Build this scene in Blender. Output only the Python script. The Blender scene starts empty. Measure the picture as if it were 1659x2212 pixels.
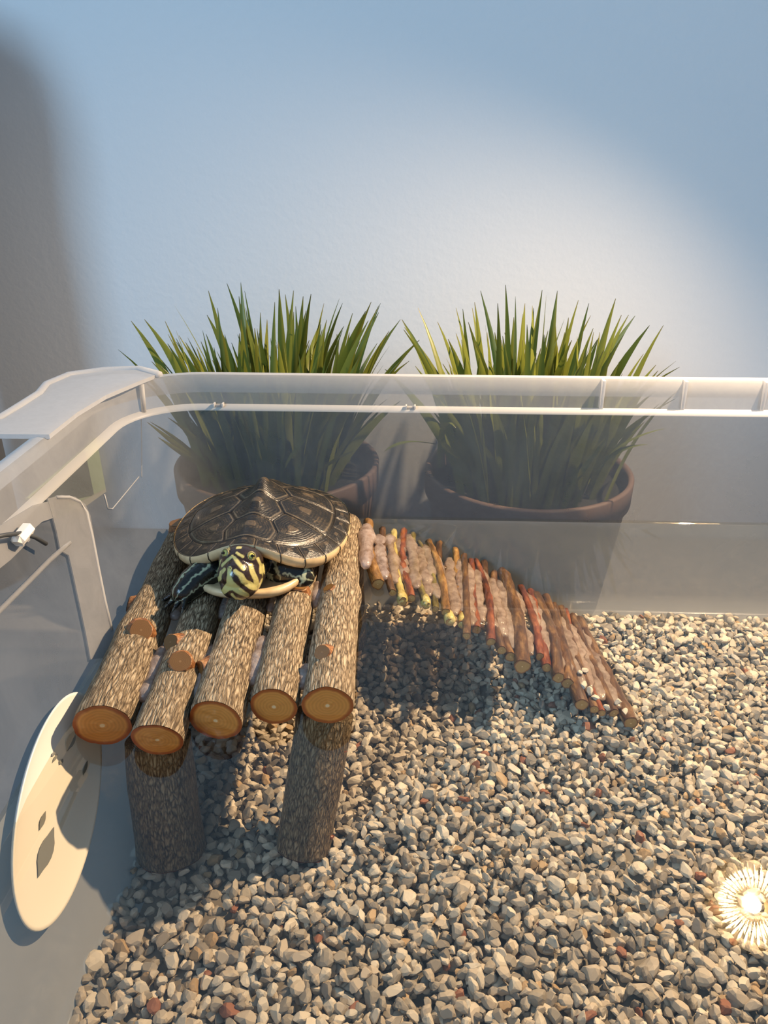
import bpy, bmesh, math, random
import numpy as np
from mathutils import Vector, Matrix, noise, Euler

R = math.radians
random.seed(7)
rng = np.random.default_rng(11)
sc = bpy.context.scene
COL = sc.collection
W, HH, F = 1659.0, 2212.0, 1661.0

# ------------------------------------------------------------------ camera
CAM_H = 0.155                                   # metres above the water level (z = 0)
PITCH, YAW = 25.5, 2.2
cam_d = bpy.data.cameras.new('camera')
cam = bpy.data.objects.new('camera', cam_d)
COL.objects.link(cam)
cam.location = (0, 0, CAM_H)
cam.rotation_euler = (R(90 - PITCH), 0, R(YAW))
cam_d.sensor_fit = 'HORIZONTAL'
cam_d.sensor_width = 36.0
cam_d.lens = 36.0 * F / W
cam_d.clip_start = 0.005
sc.camera = cam
CR = Euler(cam.rotation_euler).to_matrix()
CO = Vector(cam.location)

# ------------------------------------------------------------------ light
world = bpy.data.worlds.new('room_light')
sc.world = world
world.use_nodes = True
bg = world.node_tree.nodes['Background']
bg.inputs['Color'].default_value = (0.40, 0.60, 0.85, 1)
bg.inputs['Strength'].default_value = 0.42

def light(name, kind, loc, target, energy, color, **kw):
    d = bpy.data.lights.new(name, kind)
    o = bpy.data.objects.new(name, d)
    COL.objects.link(o)
    o.location = loc
    v = Vector(target) - Vector(loc)
    o.rotation_euler = v.to_track_quat('-Z', 'Y').to_euler()
    d.energy = energy
    d.color = color
    for k, x in kw.items():
        setattr(d, k, x)
    return o

light('window_left_offscreen', 'AREA', (-1.10, -1.20, 1.15), (0.1, 0.42, 0.2), 27.0, (0.41, 0.69, 1.0),
      shape='RECTANGLE', size=0.55, size_y=0.8)

sc.view_settings.view_transform = 'Standard'
sc.view_settings.look = 'None'
sc.view_settings.exposure = 0.0
sc.view_settings.gamma = 1.0
sc.view_settings.use_curve_mapping = False
sc.cycles.use_denoising = True
sc.cycles.max_bounces = 10
sc.cycles.transparent_max_bounces = 24
sc.cycles.caustics_reflective = False
sc.cycles.caustics_refractive = False
sc.cycles.sample_clamp_indirect = 0.0

# ------------------------------------------------------------------ pixel -> place
def ray(u, v):
    return (CR @ Vector(((u - W / 2) / F, -(v - HH / 2) / F, -1.0))).normalized()
def onz(u, v, z=0.0):
    d = ray(u, v)
    return CO + d * ((z - CO.z) / d.z)
def ony(u, v, y):
    d = ray(u, v)
    return CO + d * ((y - CO.y) / d.y)
def onplane(u, v, p, n):
    d = ray(u, v)
    return CO + d * ((Vector(p) - CO).dot(n) / d.dot(n))
def topx(p):
    q = CR.transposed() @ (Vector(p) - CO)
    return (W / 2 + F * q.x / -q.z, HH / 2 - F * q.y / -q.z, -q.z)

# ------------------------------------------------------------------ object helpers
def tag(o, label, cat, group=None, kind=None):
    if label: o['label'] = label
    if cat: o['category'] = cat
    if group: o['group'] = group
    if kind: o['kind'] = kind
    return o
def empty(name, loc, label=None, cat=None, group=None):
    o = bpy.data.objects.new(name, None)
    COL.objects.link(o)
    o.location = loc
    o.empty_display_size = 0.01
    return tag(o, label, cat, group)
def mesh(name, verts, faces, mat, parent=None, smooth=True, local=False):
    me = bpy.data.meshes.new(name)
    me.from_pydata([tuple(v) for v in verts], [], [tuple(f) for f in faces])
    me.update()
    return link(name, me, mat, parent, smooth, local)
def link(name, me, mat, parent=None, smooth=True, local=False):
    """verts are world coordinates (or the parent's own when local); a part of a thing is shifted back by the thing's place"""
    if smooth:
        me.polygons.foreach_set('use_smooth', [True] * len(me.polygons))
    o = bpy.data.objects.new(name, me)
    COL.objects.link(o)
    if mat is not None and not me.materials:
        me.materials.append(mat)
    if parent is not None:
        o.parent = parent
        if not local and parent.parent is None and parent.type == 'EMPTY':
            o.location = -Vector(parent.location)
    return o
def attr(o, name, data, kind='FLOAT'):
    me = o.data
    a = me.attributes.new(name, kind, 'POINT')
    key = {'FLOAT': 'value', 'FLOAT_VECTOR': 'vector', 'FLOAT_COLOR': 'color'}[kind]
    a.data.foreach_set(key, np.asarray(data, dtype=np.float32).ravel())
    return o
def frame(axis):
    a = Vector(axis).normalized()
    t = Vector((0, 0, 1)) if abs(a.z) < 0.9 else Vector((0, 1, 0))
    s = a.cross(t).normalized()
    return a, s, s.cross(a).normalized()
def tube(pts, rad, segs=12, squash=1.0, wob=0.0, seed=0, cap=True, up=None):
    """tube along points; rad a number or a list; returns verts, faces"""
    n = len(pts)
    if not hasattr(rad, '__len__'): rad = [rad] * n
    V, Fc = [], []
    for i, p in enumerate(pts):
        p = Vector(p)
        t = (Vector(pts[min(i + 1, n - 1)]) - Vector(pts[max(i - 1, 0)])).normalized()
        a, s, u = frame(t)
        for k in range(segs):
            an = 2 * math.pi * k / segs
            r = rad[i]
            if wob:
                r *= 1 + wob * noise.noise(Vector((math.cos(an) * 1.3 + seed * 7.1, math.sin(an) * 1.3, i * 0.7 + seed)))
            V.append(p + (s * math.cos(an) + u * math.sin(an) * squash) * r)
    for i in range(n - 1):
        for k in range(segs):
            k2 = (k + 1) % segs
            Fc.append((i * segs + k, i * segs + k2, (i + 1) * segs + k2, (i + 1) * segs + k))
    if cap:
        Fc.append(tuple(range(segs))[::-1])
        Fc.append(tuple((n - 1) * segs + k for k in range(segs)))
    return V, Fc
def lathe(prof, segs=64, close=False):
    V, Fc = [], []
    for (r, z) in prof:
        for k in range(segs):
            a = 2 * math.pi * k / segs
            V.append(Vector((r * math.cos(a), r * math.sin(a), z)))
    n = len(prof)
    for i in range(n if close else n - 1):
        j = (i + 1) % n
        for k in range(segs):
            k2 = (k + 1) % segs
            Fc.append((i * segs + k, i * segs + k2, j * segs + k2, j * segs + k))
    return V, Fc
def box(c, s):
    x, y, z = c
    a, b, d = s[0] / 2, s[1] / 2, s[2] / 2
    V = [Vector((x + i * a, y + j * b, z + k * d)) for k in (-1, 1) for j in (-1, 1) for i in (-1, 1)]
    return V, [(0, 2, 3, 1), (4, 5, 7, 6), (0, 1, 5, 4), (2, 6, 7, 3), (0, 4, 6, 2), (1, 3, 7, 5)]
def slab(poly, n, t):
    """a plate: polygon (world points) given a thickness t along n"""
    n = Vector(n).normalized()
    k = len(poly)
    V = [Vector(p) for p in poly] + [Vector(p) + n * t for p in poly]
    Fc = [tuple(range(k))[::-1], tuple(range(k, 2 * k))]
    for i in range(k):
        j = (i + 1) % k
        Fc.append((i, j, k + j, k + i))
    return V, Fc

# ------------------------------------------------------------------ materials
class NT:
    def __init__(s, name):
        s.m = bpy.data.materials.new(name)
        s.m.use_nodes = True
        s.t = s.m.node_tree
        s.t.nodes.clear()
        s.out = s.t.nodes.new('ShaderNodeOutputMaterial')
    def n(s, kind, ins=None, **kw):
        x = s.t.nodes.new('ShaderNode' + kind)
        for k, v in kw.items(): setattr(x, k, v)
        for k, v in (ins or {}).items(): s.set(x.inputs[k], v)
        return x
    def set(s, sock, v):
        if isinstance(v, bpy.types.NodeSocket): s.t.links.new(v, sock)
        elif isinstance(v, tuple) and len(v) == 3 and sock.type == 'RGBA': sock.default_value = (*v, 1)
        else: sock.default_value = v
    def ramp(s, fac, stops, interp='LINEAR'):
        x = s.n('ValToRGB', {'Fac': fac})
        cr = x.color_ramp
        cr.interpolation = interp
        while len(cr.elements) > 1: cr.elements.remove(cr.elements[-1])
        cr.elements[0].position = stops[0][0]; cr.elements[0].color = (*stops[0][1], 1)
        for p, c in stops[1:]:
            e = cr.elements.new(p); e.color = (*c, 1)
        return x.outputs['Color']
    def math(s, op, a, b=0.0, c=None):
        x = s.n('Math', operation=op)
        s.set(x.inputs[0], a); s.set(x.inputs[1], b)
        if c is not None: s.set(x.inputs[2], c)
        return x.outputs[0]
    def mix(s, f, a, b):
        x = s.n('Mix', data_type='RGBA')
        s.set(x.inputs[0], f); s.set(x.inputs[6], a); s.set(x.inputs[7], b)
        return x.outputs[2]
    def shmix(s, f, a, b):
        x = s.n('MixShader')
        s.set(x.inputs[0], f); s.t.links.new(a, x.inputs[1]); s.t.links.new(b, x.inputs[2])
        return x.outputs[0]
    def noise(s, scale, vec=None, detail=3.0, rough=0.5, dist=0.0):
        x = s.n('TexNoise', {'Scale': scale, 'Detail': detail, 'Roughness': rough, 'Distortion': dist})
        s.set(x.inputs['Vector'], vec if vec is not None else s.coord())
        return x.outputs['Fac']
    def coord(s):
        return s.n('TexCoord').outputs['Object']
    def attr(s, name, out='Fac'):
        return s.n('Attribute', attribute_name=name).outputs[out]
    def bump(s, h, strength=0.3, dist=0.001):
        return s.n('Bump', {'Height': h, 'Strength': strength, 'Distance': dist}).outputs['Normal']
    def pbr(s, color, rough=0.5, metal=0.0, normal=None, spec=0.5, coat=0.0, sss=0.0, trans=0.0):
        p = s.n('BsdfPrincipled', {'Base Color': color, 'Roughness': rough, 'Metallic': metal})
        p.inputs['Specular IOR Level'].default_value = spec
        p.inputs['Coat Weight'].default_value = coat
        p.inputs['Coat Roughness'].default_value = 0.12
        if sss:
            p.inputs['Subsurface Weight'].default_value = sss
            p.inputs['Subsurface Radius'].default_value = (1, .8, .6)
            p.inputs['Subsurface Scale'].default_value = 0.002
        if normal is not None: s.set(p.inputs['Normal'], normal)
        return p.outputs[0]
    def fresnel(s, ior, normal=None):
        """the same reflectance from either side of a thin sheet"""
        back = s.n('NewGeometry').outputs['Backfacing']
        i = s.math('ADD', ior, s.math('MULTIPLY', back, 1.0 / ior - ior))
        x = s.n('Fresnel', {'IOR': i})
        return x.outputs[0]
    def done(s, sh):
        s.t.links.new(sh, s.out.inputs['Surface'])
        return s.m
def plain(name, color, rough=0.5, **kw):
    t = NT(name)
    return t.done(t.pbr(color, rough, **kw))
def plastic(name, haze, tint, col, rough=0.15, ior=1.4, smudge=0.0, refl=1.0, split=0.5, sm_scale=40.0):
    """milky polypropylene: part clear, part scattering, with a gloss"""
    t = NT(name)
    T = t.n('BsdfTransparent', {'Color': tint}).outputs[0]
    D = t.n('BsdfDiffuse', {'Color': col}).outputs[0]
    L = t.n('BsdfTranslucent', {'Color': col}).outputs[0]
    DL = t.shmix(split, D, L)
    hz = haze
    if smudge:
        nz = t.noise(sm_scale, detail=5.0, rough=0.65, dist=0.6)
        hz = t.math('ADD', haze, t.math('MULTIPLY', t.math('SUBTRACT', nz, 0.42), smudge))
        hz = t.n('Clamp', {'Value': hz}).outputs[0]
    B = t.shmix(hz, T, DL)
    fr = t.fresnel(ior)
    G = t.n('BsdfGlossy', {'Color': (1, 1, 1), 'Roughness': rough}).outputs[0]
    return t.done(t.shmix(t.math('MULTIPLY', fr, refl), B, G))

M = {}
def mat_wall():
    t = NT('painted_wall')
    nz = t.noise(260, detail=4)
    n2 = t.noise(9, detail=2)
    c = t.mix(t.math('MULTIPLY', n2, 0.25), (0.80, 0.80, 0.79), (0.76, 0.765, 0.77))
    return t.done(t.pbr(c, 0.75, normal=t.bump(nz, 0.25, 0.0006), spec=0.2))
M['wall'] = mat_wall()
M['table'] = plain('table_top', (0.30, 0.28, 0.26), 0.6)
M['clear'] = plastic('clear_plastic', 0.27, (0.50, 0.52, 0.535), (0.46, 0.49, 0.53), 0.10, 1.35, 0.30, refl=0.35, sm_scale=30.0)
M['deep'] = plastic('submerged_haze_plastic', 0.62, (0.50, 0.52, 0.535), (0.46, 0.49, 0.53), 0.10, 1.55, 0.18, refl=1.0, split=0.3, sm_scale=18.0)  # extra haze stands in for internal reflection below the waterline
M['frost'] = plastic('frosted_plastic', 0.64, (0.80, 0.81, 0.82), (0.85, 0.84, 0.83), 0.5, 1.35, 0.15, refl=0.5, sm_scale=300.0)
M['frost2'] = plastic('frosted_plastic_thin', 0.46, (0.70, 0.71, 0.72), (0.66, 0.65, 0.64), 0.5, 1.3, 0.15, refl=0.4, sm_scale=120.0)
M['lip'] = plastic('bright_plastic_lip', 0.85, (0.9, 0.9, 0.9), (0.78, 0.76, 0.73), 0.4, 1.4, refl=0.5)
M['ceramic'] = plain('white_ceramic', (0.80, 0.77, 0.70), 0.3)
M['print'] = plain('grey_print', (0.20, 0.21, 0.20), 0.4)
M['greencard'] = plain('pale_green_card', (0.42, 0.50, 0.30), 0.6)
M['darkcard'] = plain('dark_green_panel', (0.075, 0.09, 0.075), 0.4)
M['tanpaper'] = plain('clear_tape', (0.55, 0.50, 0.40), 0.3)
M['white'] = plain('white_plastic_clip', (0.85, 0.82, 0.76), 0.4)
M['cable'] = plain('dark_cable', (0.05, 0.055, 0.06), 0.5)
M['black'] = plain('black_metal', (0.02, 0.02, 0.02), 0.4)
M['chrome'] = plain('polished_metal', (0.95, 0.80, 0.58), 0.10, metal=1.0)
def mat_reflector():
    t = NT('faceted_reflector')
    A = t.n('BsdfGlossy', {'Color': (0.95, 0.82, 0.62), 'Roughness': 0.07}).outputs[0]
    B = t.n('BsdfGlossy', {'Color': (0.95, 0.78, 0.55), 'Roughness': 0.55}).outputs[0]
    return t.done(t.shmix(0.45, A, B))
M['dichroic'] = mat_reflector()
M['flute_shadow'] = plain('flute_shadow_brown', (0.20, 0.12, 0.05), 0.6)  # dark brown paints the shadow gaps between reflector flutes
M['frost3'] = plastic('frosted_plastic_sheet', 0.36, (0.72, 0.74, 0.76), (0.66, 0.65, 0.64), 0.5, 1.3, 0.22, refl=0.4, sm_scale=90.0)
M['blocker'] = plain('grey_blocker', (0.12, 0.12, 0.12), 0.5)

def mat_water():
    t = NT('water_surface')
    T = t.n('BsdfTransparent', {'Color': (0.935, 0.90, 0.815)}).outputs[0]
    nz = t.noise(26, detail=1.0)
    nb = t.bump(nz, 0.012, 0.002)
    G = t.n('BsdfGlossy', {'Color': (1, 1, 1), 'Roughness': 0.012, 'Normal': nb}).outputs[0]
    fr = t.fresnel(1.46)
    return t.done(t.shmix(fr, T, G))
M['water'] = mat_water()

def mat_bark(name, dark, mid, pale, rough=0.75, coat=0.0, scale=1150.0):
    t = NT(name)
    v = t.attr('bk', 'Vector')
    wob = t.n('TexNoise', {'Scale': 420.0, 'Detail': 3.0, 'Vector': v})
    vv = t.n('VectorMath', operation='MULTIPLY_ADD')
    t.set(vv.inputs[0], wob.outputs['Color']); vv.inputs[1].default_value = (0.0030, 0.0030, 0.0016); t.set(vv.inputs[2], v)
    vo = t.n('TexVoronoi', {'Scale': scale, 'Vector': vv.outputs[0]}, feature='DISTANCE_TO_EDGE')
    big = t.noise(70, v, 4)
    fine = t.noise(1500, v, 4, 0.65)
    h = t.math('MINIMUM', t.math('MULTIPLY', vo.outputs['Distance'], 3.2), 1.0)
    h2 = t.math('ADD', t.math('MULTIPLY', h, 0.34), t.math('MULTIPLY', fine, 0.95))
    c = t.ramp(h2, [(0.40, dark), (0.60, mid), (0.88, pale)])
    c = t.mix(t.math('MULTIPLY', t.math('SUBTRACT', big, 0.38), 0.8), c, mid)
    return t.done(t.pbr(c, rough, normal=t.bump(h2, 1.0, 0.0012), spec=0.35, coat=coat))
M['bark'] = mat_bark('dry_bark', (0.040, 0.026, 0.015), (0.27, 0.195, 0.115), (0.62, 0.50, 0.335))
M['barkwet'] = mat_bark('wet_bark', (0.024, 0.015, 0.009), (0.150, 0.107, 0.063), (0.34, 0.27, 0.18), 0.4)
def mat_torn():
    t = NT('torn_wood')
    v = t.attr('bk', 'Vector')
    n1 = t.noise(500, v, 4, 0.6)
    c = t.ramp(n1, [(0.30, (0.06, 0.022, 0.01)), (0.5, (0.26, 0.105, 0.035)), (0.72, (0.52, 0.27, 0.10))])
    return t.done(t.pbr(c, 0.45, normal=t.bump(n1, 0.7, 0.0008), coat=0.25))
M['knot'] = mat_torn()
def mat_cut(name, rim, wood, pith):
    t = NT(name)
    r = t.attr('rad')
    nz = t.noise(220, detail=3)
    rr = t.math('ADD', r, t.math('MULTIPLY', t.math('SUBTRACT', nz, 0.5), 0.10))
    ring = t.math('MULTIPLY', t.math('SINE', t.math('MULTIPLY', rr, 46.0)), 0.5)
    wood2 = tuple(x * 0.72 for x in wood)
    c = t.mix(t.math('ADD', t.math('MULTIPLY', ring, 0.5), t.math('MULTIPLY', nz, 0.6)), wood, wood2)
    c = t.mix(t.ramp(rr, [(0.80, (0, 0, 0)), (0.90, (1, 1, 1))]), c, rim)
    c = t.mix(t.ramp(rr, [(0.07, (1, 1, 1)), (0.10, (0, 0, 0))]), c, pith)
    return t.done(t.pbr(c, 0.28, spec=0.5, coat=0.25, normal=t.bump(nz, 0.3, 0.0005)))
M['cut'] = mat_cut('sawn_wet_end', (0.30, 0.065, 0.012), (0.60, 0.245, 0.05), (0.72, 0.5, 0.26))
M['cutknot'] = mat_cut('sawn_knot', (0.12, 0.04, 0.012), (0.19, 0.095, 0.03), (0.24, 0.13, 0.05))
M['cutsmall'] = mat_cut('sawn_twig_end', (0.20, 0.08, 0.03), (0.42, 0.27, 0.10), (0.7, 0.55, 0.3))
def mat_twig(name, a, b, c2):
    t = NT(name)
    v = t.attr('bk', 'Vector')
    n1 = t.noise(420, v, 4, 0.6)
    n2 = t.noise(130, v, 3)
    c = t.ramp(n1, [(0.30, a), (0.52, b), (0.72, c2)])
    c = t.mix(t.math('MULTIPLY', n2, 0.4), c, a)
    return t.done(t.pbr(c, 0.35, normal=t.bump(n1, 0.8, 0.0007), coat=0.35))
M['twig_red'] = mat_twig('red_twig_bark', (0.04, 0.012, 0.008), (0.20, 0.055, 0.022), (0.42, 0.15, 0.06))
M['twig_brown'] = mat_twig('brown_twig_bark', (0.03, 0.014, 0.008), (0.12, 0.06, 0.026), (0.30, 0.175, 0.075))
M['twig_gold'] = mat_twig('golden_twig_bark', (0.06, 0.028, 0.009), (0.28, 0.145, 0.04), (0.56, 0.36, 0.14))
M['twig_olive'] = mat_twig('olive_twig_bark', (0.06, 0.045, 0.012), (0.20, 0.17, 0.05), (0.42, 0.36, 0.12))
M['twig_pale'] = mat_twig('peeled_yellow_twig', (0.30, 0.24, 0.06), (0.58, 0.50, 0.19), (0.75, 0.68, 0.38))
def mat_glue():
    t = NT('hot_glue')
    nz = t.noise(260, detail=4, rough=0.6)
    c = t.ramp(nz, [(0.35, (0.30, 0.225, 0.19)), (0.5, (0.48, 0.39, 0.345)), (0.68, (0.66, 0.57, 0.52))])
    D = t.pbr(c, 0.12, coat=0.6, normal=t.bump(nz, 0.7, 0.0015))
    L = t.n('BsdfTranslucent', {'Color': (0.75, 0.62, 0.55)}).outputs[0]
    T = t.n('BsdfTransparent', {'Color': (0.9, 0.85, 0.82)}).outputs[0]
    return t.done(t.shmix(0.36, t.shmix(0.3, D, L), T))
M['glue'] = mat_glue()
STONE = {'cream': (0.46, 0.41, 0.35), 'white': (0.58, 0.54, 0.475), 'grey': (0.20, 0.19, 0.18), 'stone': (0.31, 0.285, 0.25),
         'tan': (0.38, 0.27, 0.16), 'rust': (0.24, 0.09, 0.055)}
def mat_stone(name, base):
    t = NT(name)
    nz = t.noise(900, detail=3)
    n2 = t.noise(260, detail=2)
    b = base if base is not None else t.attr('col', 'Color')
    c = t.mix(t.math('MULTIPLY', n2, 0.45), b, t.mix(0.5, b, (0.30, 0.25, 0.19)))
    return t.done(t.pbr(c, 0.55, normal=t.bump(nz, 0.25, 0.0004), spec=0.35))
for k, c in STONE.items(): M['stone_' + k] = mat_stone(k + '_pebble', c)
M['gravel'] = mat_stone('mixed_gravel', None)
M['silt'] = plain('silt', (0.16, 0.145, 0.125), 0.9)
def mat_pot():
    t = NT('brown_clay_pot')
    nz = t.noise(70, detail=5)
    c = t.mix(nz, (0.135, 0.085, 0.062), (0.20, 0.13, 0.10))
    return t.done(t.pbr(c, 0.6, spec=0.3))
M['pot'] = mat_pot()
M['soil'] = plain('dark_soil', (0.018, 0.017, 0.012), 0.95)
def mat_grass():
    t = NT('plastic_grass')
    f = t.attr('along')
    rnd = t.n('ObjectInfo').outputs['Random']
    c = t.ramp(f, [(0.0, (0.19, 0.21, 0.03)), (0.93, (0.21, 0.225, 0.034)), (1.0, (0.16, 0.13, 0.05))])
    c = t.mix(t.math('MULTIPLY', rnd, 0.55), c, (0.085, 0.11, 0.016))
    D = t.pbr(c, 0.38, spec=0.4)
    L = t.n('BsdfTranslucent', {'Color': c}).outputs[0]
    return t.done(t.shmix(0.2, D, L))
M['grass'] = mat_grass()

# ================================================================== SETTING
WALL_Y = 0.462
TABLE_Z = -0.080
def structure(o): o['kind'] = 'structure'; return o
V = [(-2.4, WALL_Y, TABLE_Z - 0.7), (2.4, WALL_Y, TABLE_Z - 0.7), (2.4, WALL_Y, 1.9), (-2.4, WALL_Y, 1.9),
     (-2.4, WALL_Y + .1, TABLE_Z - 0.7), (2.4, WALL_Y + .1, TABLE_Z - 0.7), (2.4, WALL_Y + .1, 1.9), (-2.4, WALL_Y + .1, 1.9)]
structure(mesh('wall_back', V, [(0, 1, 2, 3), (5, 4, 7, 6), (3, 2, 6, 7), (4, 0, 3, 7), (1, 5, 6, 2), (4, 5, 1, 0)], M['wall'], smooth=False))
V, Fc = box((0.05, 0.0, TABLE_Z - 0.02), (1.8, 0.92, 0.04))
tb = mesh('table', V, Fc, M['table'], smooth=False)
tag(tb, 'plain grey tabletop under the plastic tub and pots', 'table')

# ================================================================== TUB
# rounded rectangle sections; left x, right x, front y, back y at a height
XL0, XL1 = -0.085, -0.1205
def sect(z):
    t = (z + 0.05) / 0.10
    return (XL0 + (XL1 - XL0) * t, 0.235 + 0.022 * t, 0.062 - 0.012 * t, 0.3125 + 0.0095 * t)
def rrect(z, off=0.0, rad=0.028, n=10, bounds=None):
    l, r, f, b = bounds or sect(z)
    l -= off; r += off; f -= off; b += off
    rad = max(rad + off, 0.002)
    pts = []
    for cx, cy, a0 in ((l + rad, b - rad, 90), (l + rad, f + rad, 180), (r - rad, f + rad, 270), (r - rad, b - rad, 0)):
        seg = []
        for k in range(n + 1):
            a = R(a0 + 90 * k / n)
            seg.append(Vector((cx + rad * math.cos(a), cy + rad * math.sin(a), z)))
        pts += seg
    return pts
def loft(secs, closed=True):
    n = len(secs[0])
    V = [p for s in secs for p in s]
    Fc = []
    for i in range(len(secs) - 1):
        for k in range(n):
            k2 = (k + 1) % n
            Fc.append((i * n + k, i * n + k2, (i + 1) * n + k2, (i + 1) * n + k))
    return V, Fc
FLOOR_Z = -0.053
RIM_LO, RIM_HI = 0.0495, 0.0640
tub = empty('storage_tub', (0.07, 0.19, TABLE_Z), 'clear plastic storage tub with frosted rim holding water and gravel', 'tub')
V, Fc = loft([rrect(z) for z in (0.0, 0.012, 0.03, RIM_LO)])
mesh('upper_wall', V, Fc, M['clear'], tub)
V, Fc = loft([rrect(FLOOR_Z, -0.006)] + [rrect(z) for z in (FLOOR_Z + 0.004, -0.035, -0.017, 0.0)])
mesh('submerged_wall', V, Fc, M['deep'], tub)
fl = rrect(FLOOR_Z, -0.006)
lo = rrect(TABLE_Z, -0.006)
k = len(fl)
V = fl + lo
Fc = [tuple(range(k)), tuple(range(k, 2 * k))[::-1]] + [(i, (i + 1) % k, k + (i + 1) % k, k + i) for i in range(k)]
mesh('base', V, Fc, M['frost2'], tub, smooth=False)
b0 = sect(RIM_LO)
V, Fc = loft([rrect(RIM_LO, 0.0, bounds=b0), rrect(RIM_LO + 0.0012, 0.0002, bounds=b0), rrect(RIM_LO + 0.0022, 0.0030, bounds=b0)])
mesh('rim_lip', V, Fc, M['lip'], tub)
V, Fc = loft([rrect(RIM_LO + 0.0022, 0.0030, bounds=b0), rrect(0.058, 0.0042, bounds=b0), rrect(RIM_HI - 0.0012, 0.0050, bounds=b0),
              rrect(RIM_HI, 0.0064, bounds=b0)])
mesh('rim_band', V, Fc, M['frost2'], tub)
V, Fc = loft([rrect(RIM_HI, 0.0064, bounds=b0), rrect(RIM_HI + 0.0003, 0.0085, bounds=b0), rrect(RIM_HI - 0.0004, 0.0115, bounds=b0),
              rrect(RIM_HI - 0.002, 0.0125, bounds=b0), rrect(RIM_HI - 0.010, 0.0128, bounds=b0)])
mesh('rim_top', V, Fc, M['frost'], tub)
# small upright ribs across the back rim, notches in the lip
YB = b0[3]
for u in (1299, 1475, 1647):
    p = ony(u, 870, YB + 0.0035)
    V, Fc = box((p.x, YB + 0.0042, (RIM_LO + RIM_HI) / 2 + 0.001), (0.0013, 0.004, RIM_HI - RIM_LO - 0.002))
    mesh('rim_rib', V, Fc, M['frost'], tub, smooth=False)
p = ony(300, 860, YB - 0.012)
V, Fc = tube([(p.x, YB - 0.0085, RIM_LO + 0.001), (p.x, YB - 0.0065, RIM_HI - 0.001)], 0.0011, 8)
mesh('rim_rib', V, Fc, M['frost'], tub)
for u in (472, 887):
    p = ony(u, 886, YB)
    V, Fc = box((p.x, YB + 0.0014, RIM_LO + 0.0019), (0.0030, 0.0020, 0.0008))
    mesh('lip_notch', V, Fc, M['frost2'], tub, smooth=False)
    for s in (-1, 1):
        V, Fc = box((p.x + s * 0.0019, YB + 0.0012, RIM_LO + 0.0024), (0.0006, 0.0026, 0.0014))
        mesh('lip_tab', V, Fc, M['lip'], tub, smooth=False)
# the flared handle plate outside the back left corner
poly_px = [(-160, 1008), (0, 906), (84, 852), (100, 832), (150, 812), (225, 801), (300, 798), (350, 812), (300, 832), (230, 862), (168, 900), (108, 948), (-160, 948)]
plate = [onz(u, v, RIM_HI - 0.0005) for u, v in poly_px]
plate[0] = onz(-160, 948, RIM_HI - 0.0005) + (onz(0, 906, RIM_HI - .0005) - onz(60, 906, RIM_HI - .0005))
plate = plate[1:-1] + [onz(0, 948, RIM_HI - 0.0005) + Vector((-0.012, 0, 0)), onz(0, 906, RIM_HI - 0.0005) + Vector((-0.012, -0.006, 0))]
V, Fc = slab(plate, (0, 0, 1), 0.0016)
mesh('handle_plate', V, Fc, M['frost'], tub, smooth=False)
edge = [onz(u, v, RIM_HI + 0.0008) for u, v in [(0, 905), (45, 877), (84, 852), (100, 832), (150, 811), (225, 801), (300, 798), (345, 810)]]
edge = [edge[0] + Vector((-0.012, -0.006, 0))] + edge
V, Fc = tube(edge, 0.0017, 10)
mesh('handle_edge', V, Fc, M['frost'], tub)
# left wall plane, for what is moulded into or leans on it
LP = Vector((XL1, 0.2, 0.05))
LN = Vector((XL1 - XL0, 0, 0.10)).cross(Vector((0, 1, 0))).normalized()
if LN.x < 0: LN = -LN
def onleft(u, v, off=0.0):
    return onplane(u, v, LP + LN * off, LN)
post = [(100, 1078), (130, 1070), (160, 1074), (182, 1090), (193, 1115), (203, 1170), (214, 1230), (228, 1300), (243, 1362), (246, 1395), (238, 1420),
        (193, 1425), (182, 1365), (168, 1300), (155, 1240), (146, 1200), (128, 1190), (120, 1150), (112, 1120)]
V, Fc = slab([onleft(u, v, 0.0008) for u, v in post], LN, 0.0005)
mesh('handle_post', V, Fc, M['frost3'], tub, smooth=False)
rimline = [(122, 1074), (150, 1074), (172, 1084), (187, 1106), (199, 1160), (212, 1228), (226, 1298), (241, 1362)]
V, Fc = tube([onleft(u, v, 0.0013) for u, v in rimline], 0.0006, 8)
mesh('handle_post_edge', V, Fc, M['frost'], tub)
bar = [(-40, 1160), (20, 1122), (70, 1092), (110, 1082), (118, 1118), (88, 1128), (60, 1152), (62, 1168), (20, 1210), (-40, 1258)]
V, Fc = slab([onleft(u, v, 0.0006) for u, v in bar], LN, 0.0006)
mesh('handle_bar', V, Fc, M['frost2'], tub, smooth=False)
V, Fc = tube([onleft(u, v, 0.001) for u, v in [(150, 1172), (105, 1212), (60, 1258), (0, 1318), (-40, 1360)]], 0.0008, 8)
mesh('wall_ridge', V, Fc, M['frost2'], tub)
V, Fc = tube([onleft(u, v, 0.0004) for u, v in [(226, 1068), (234, 1098), (243, 1099), (300, 1030)]], 0.00022, 6)
mesh('mould_line', V, Fc, M['frost'], tub)
V, Fc = tube([onleft(u, v, 0.0004) for u, v in [(305, 905), (306, 960), (306, 1030)]], 0.00018, 6)
mesh('mould_line', V, Fc, M['frost'], tub)

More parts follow.
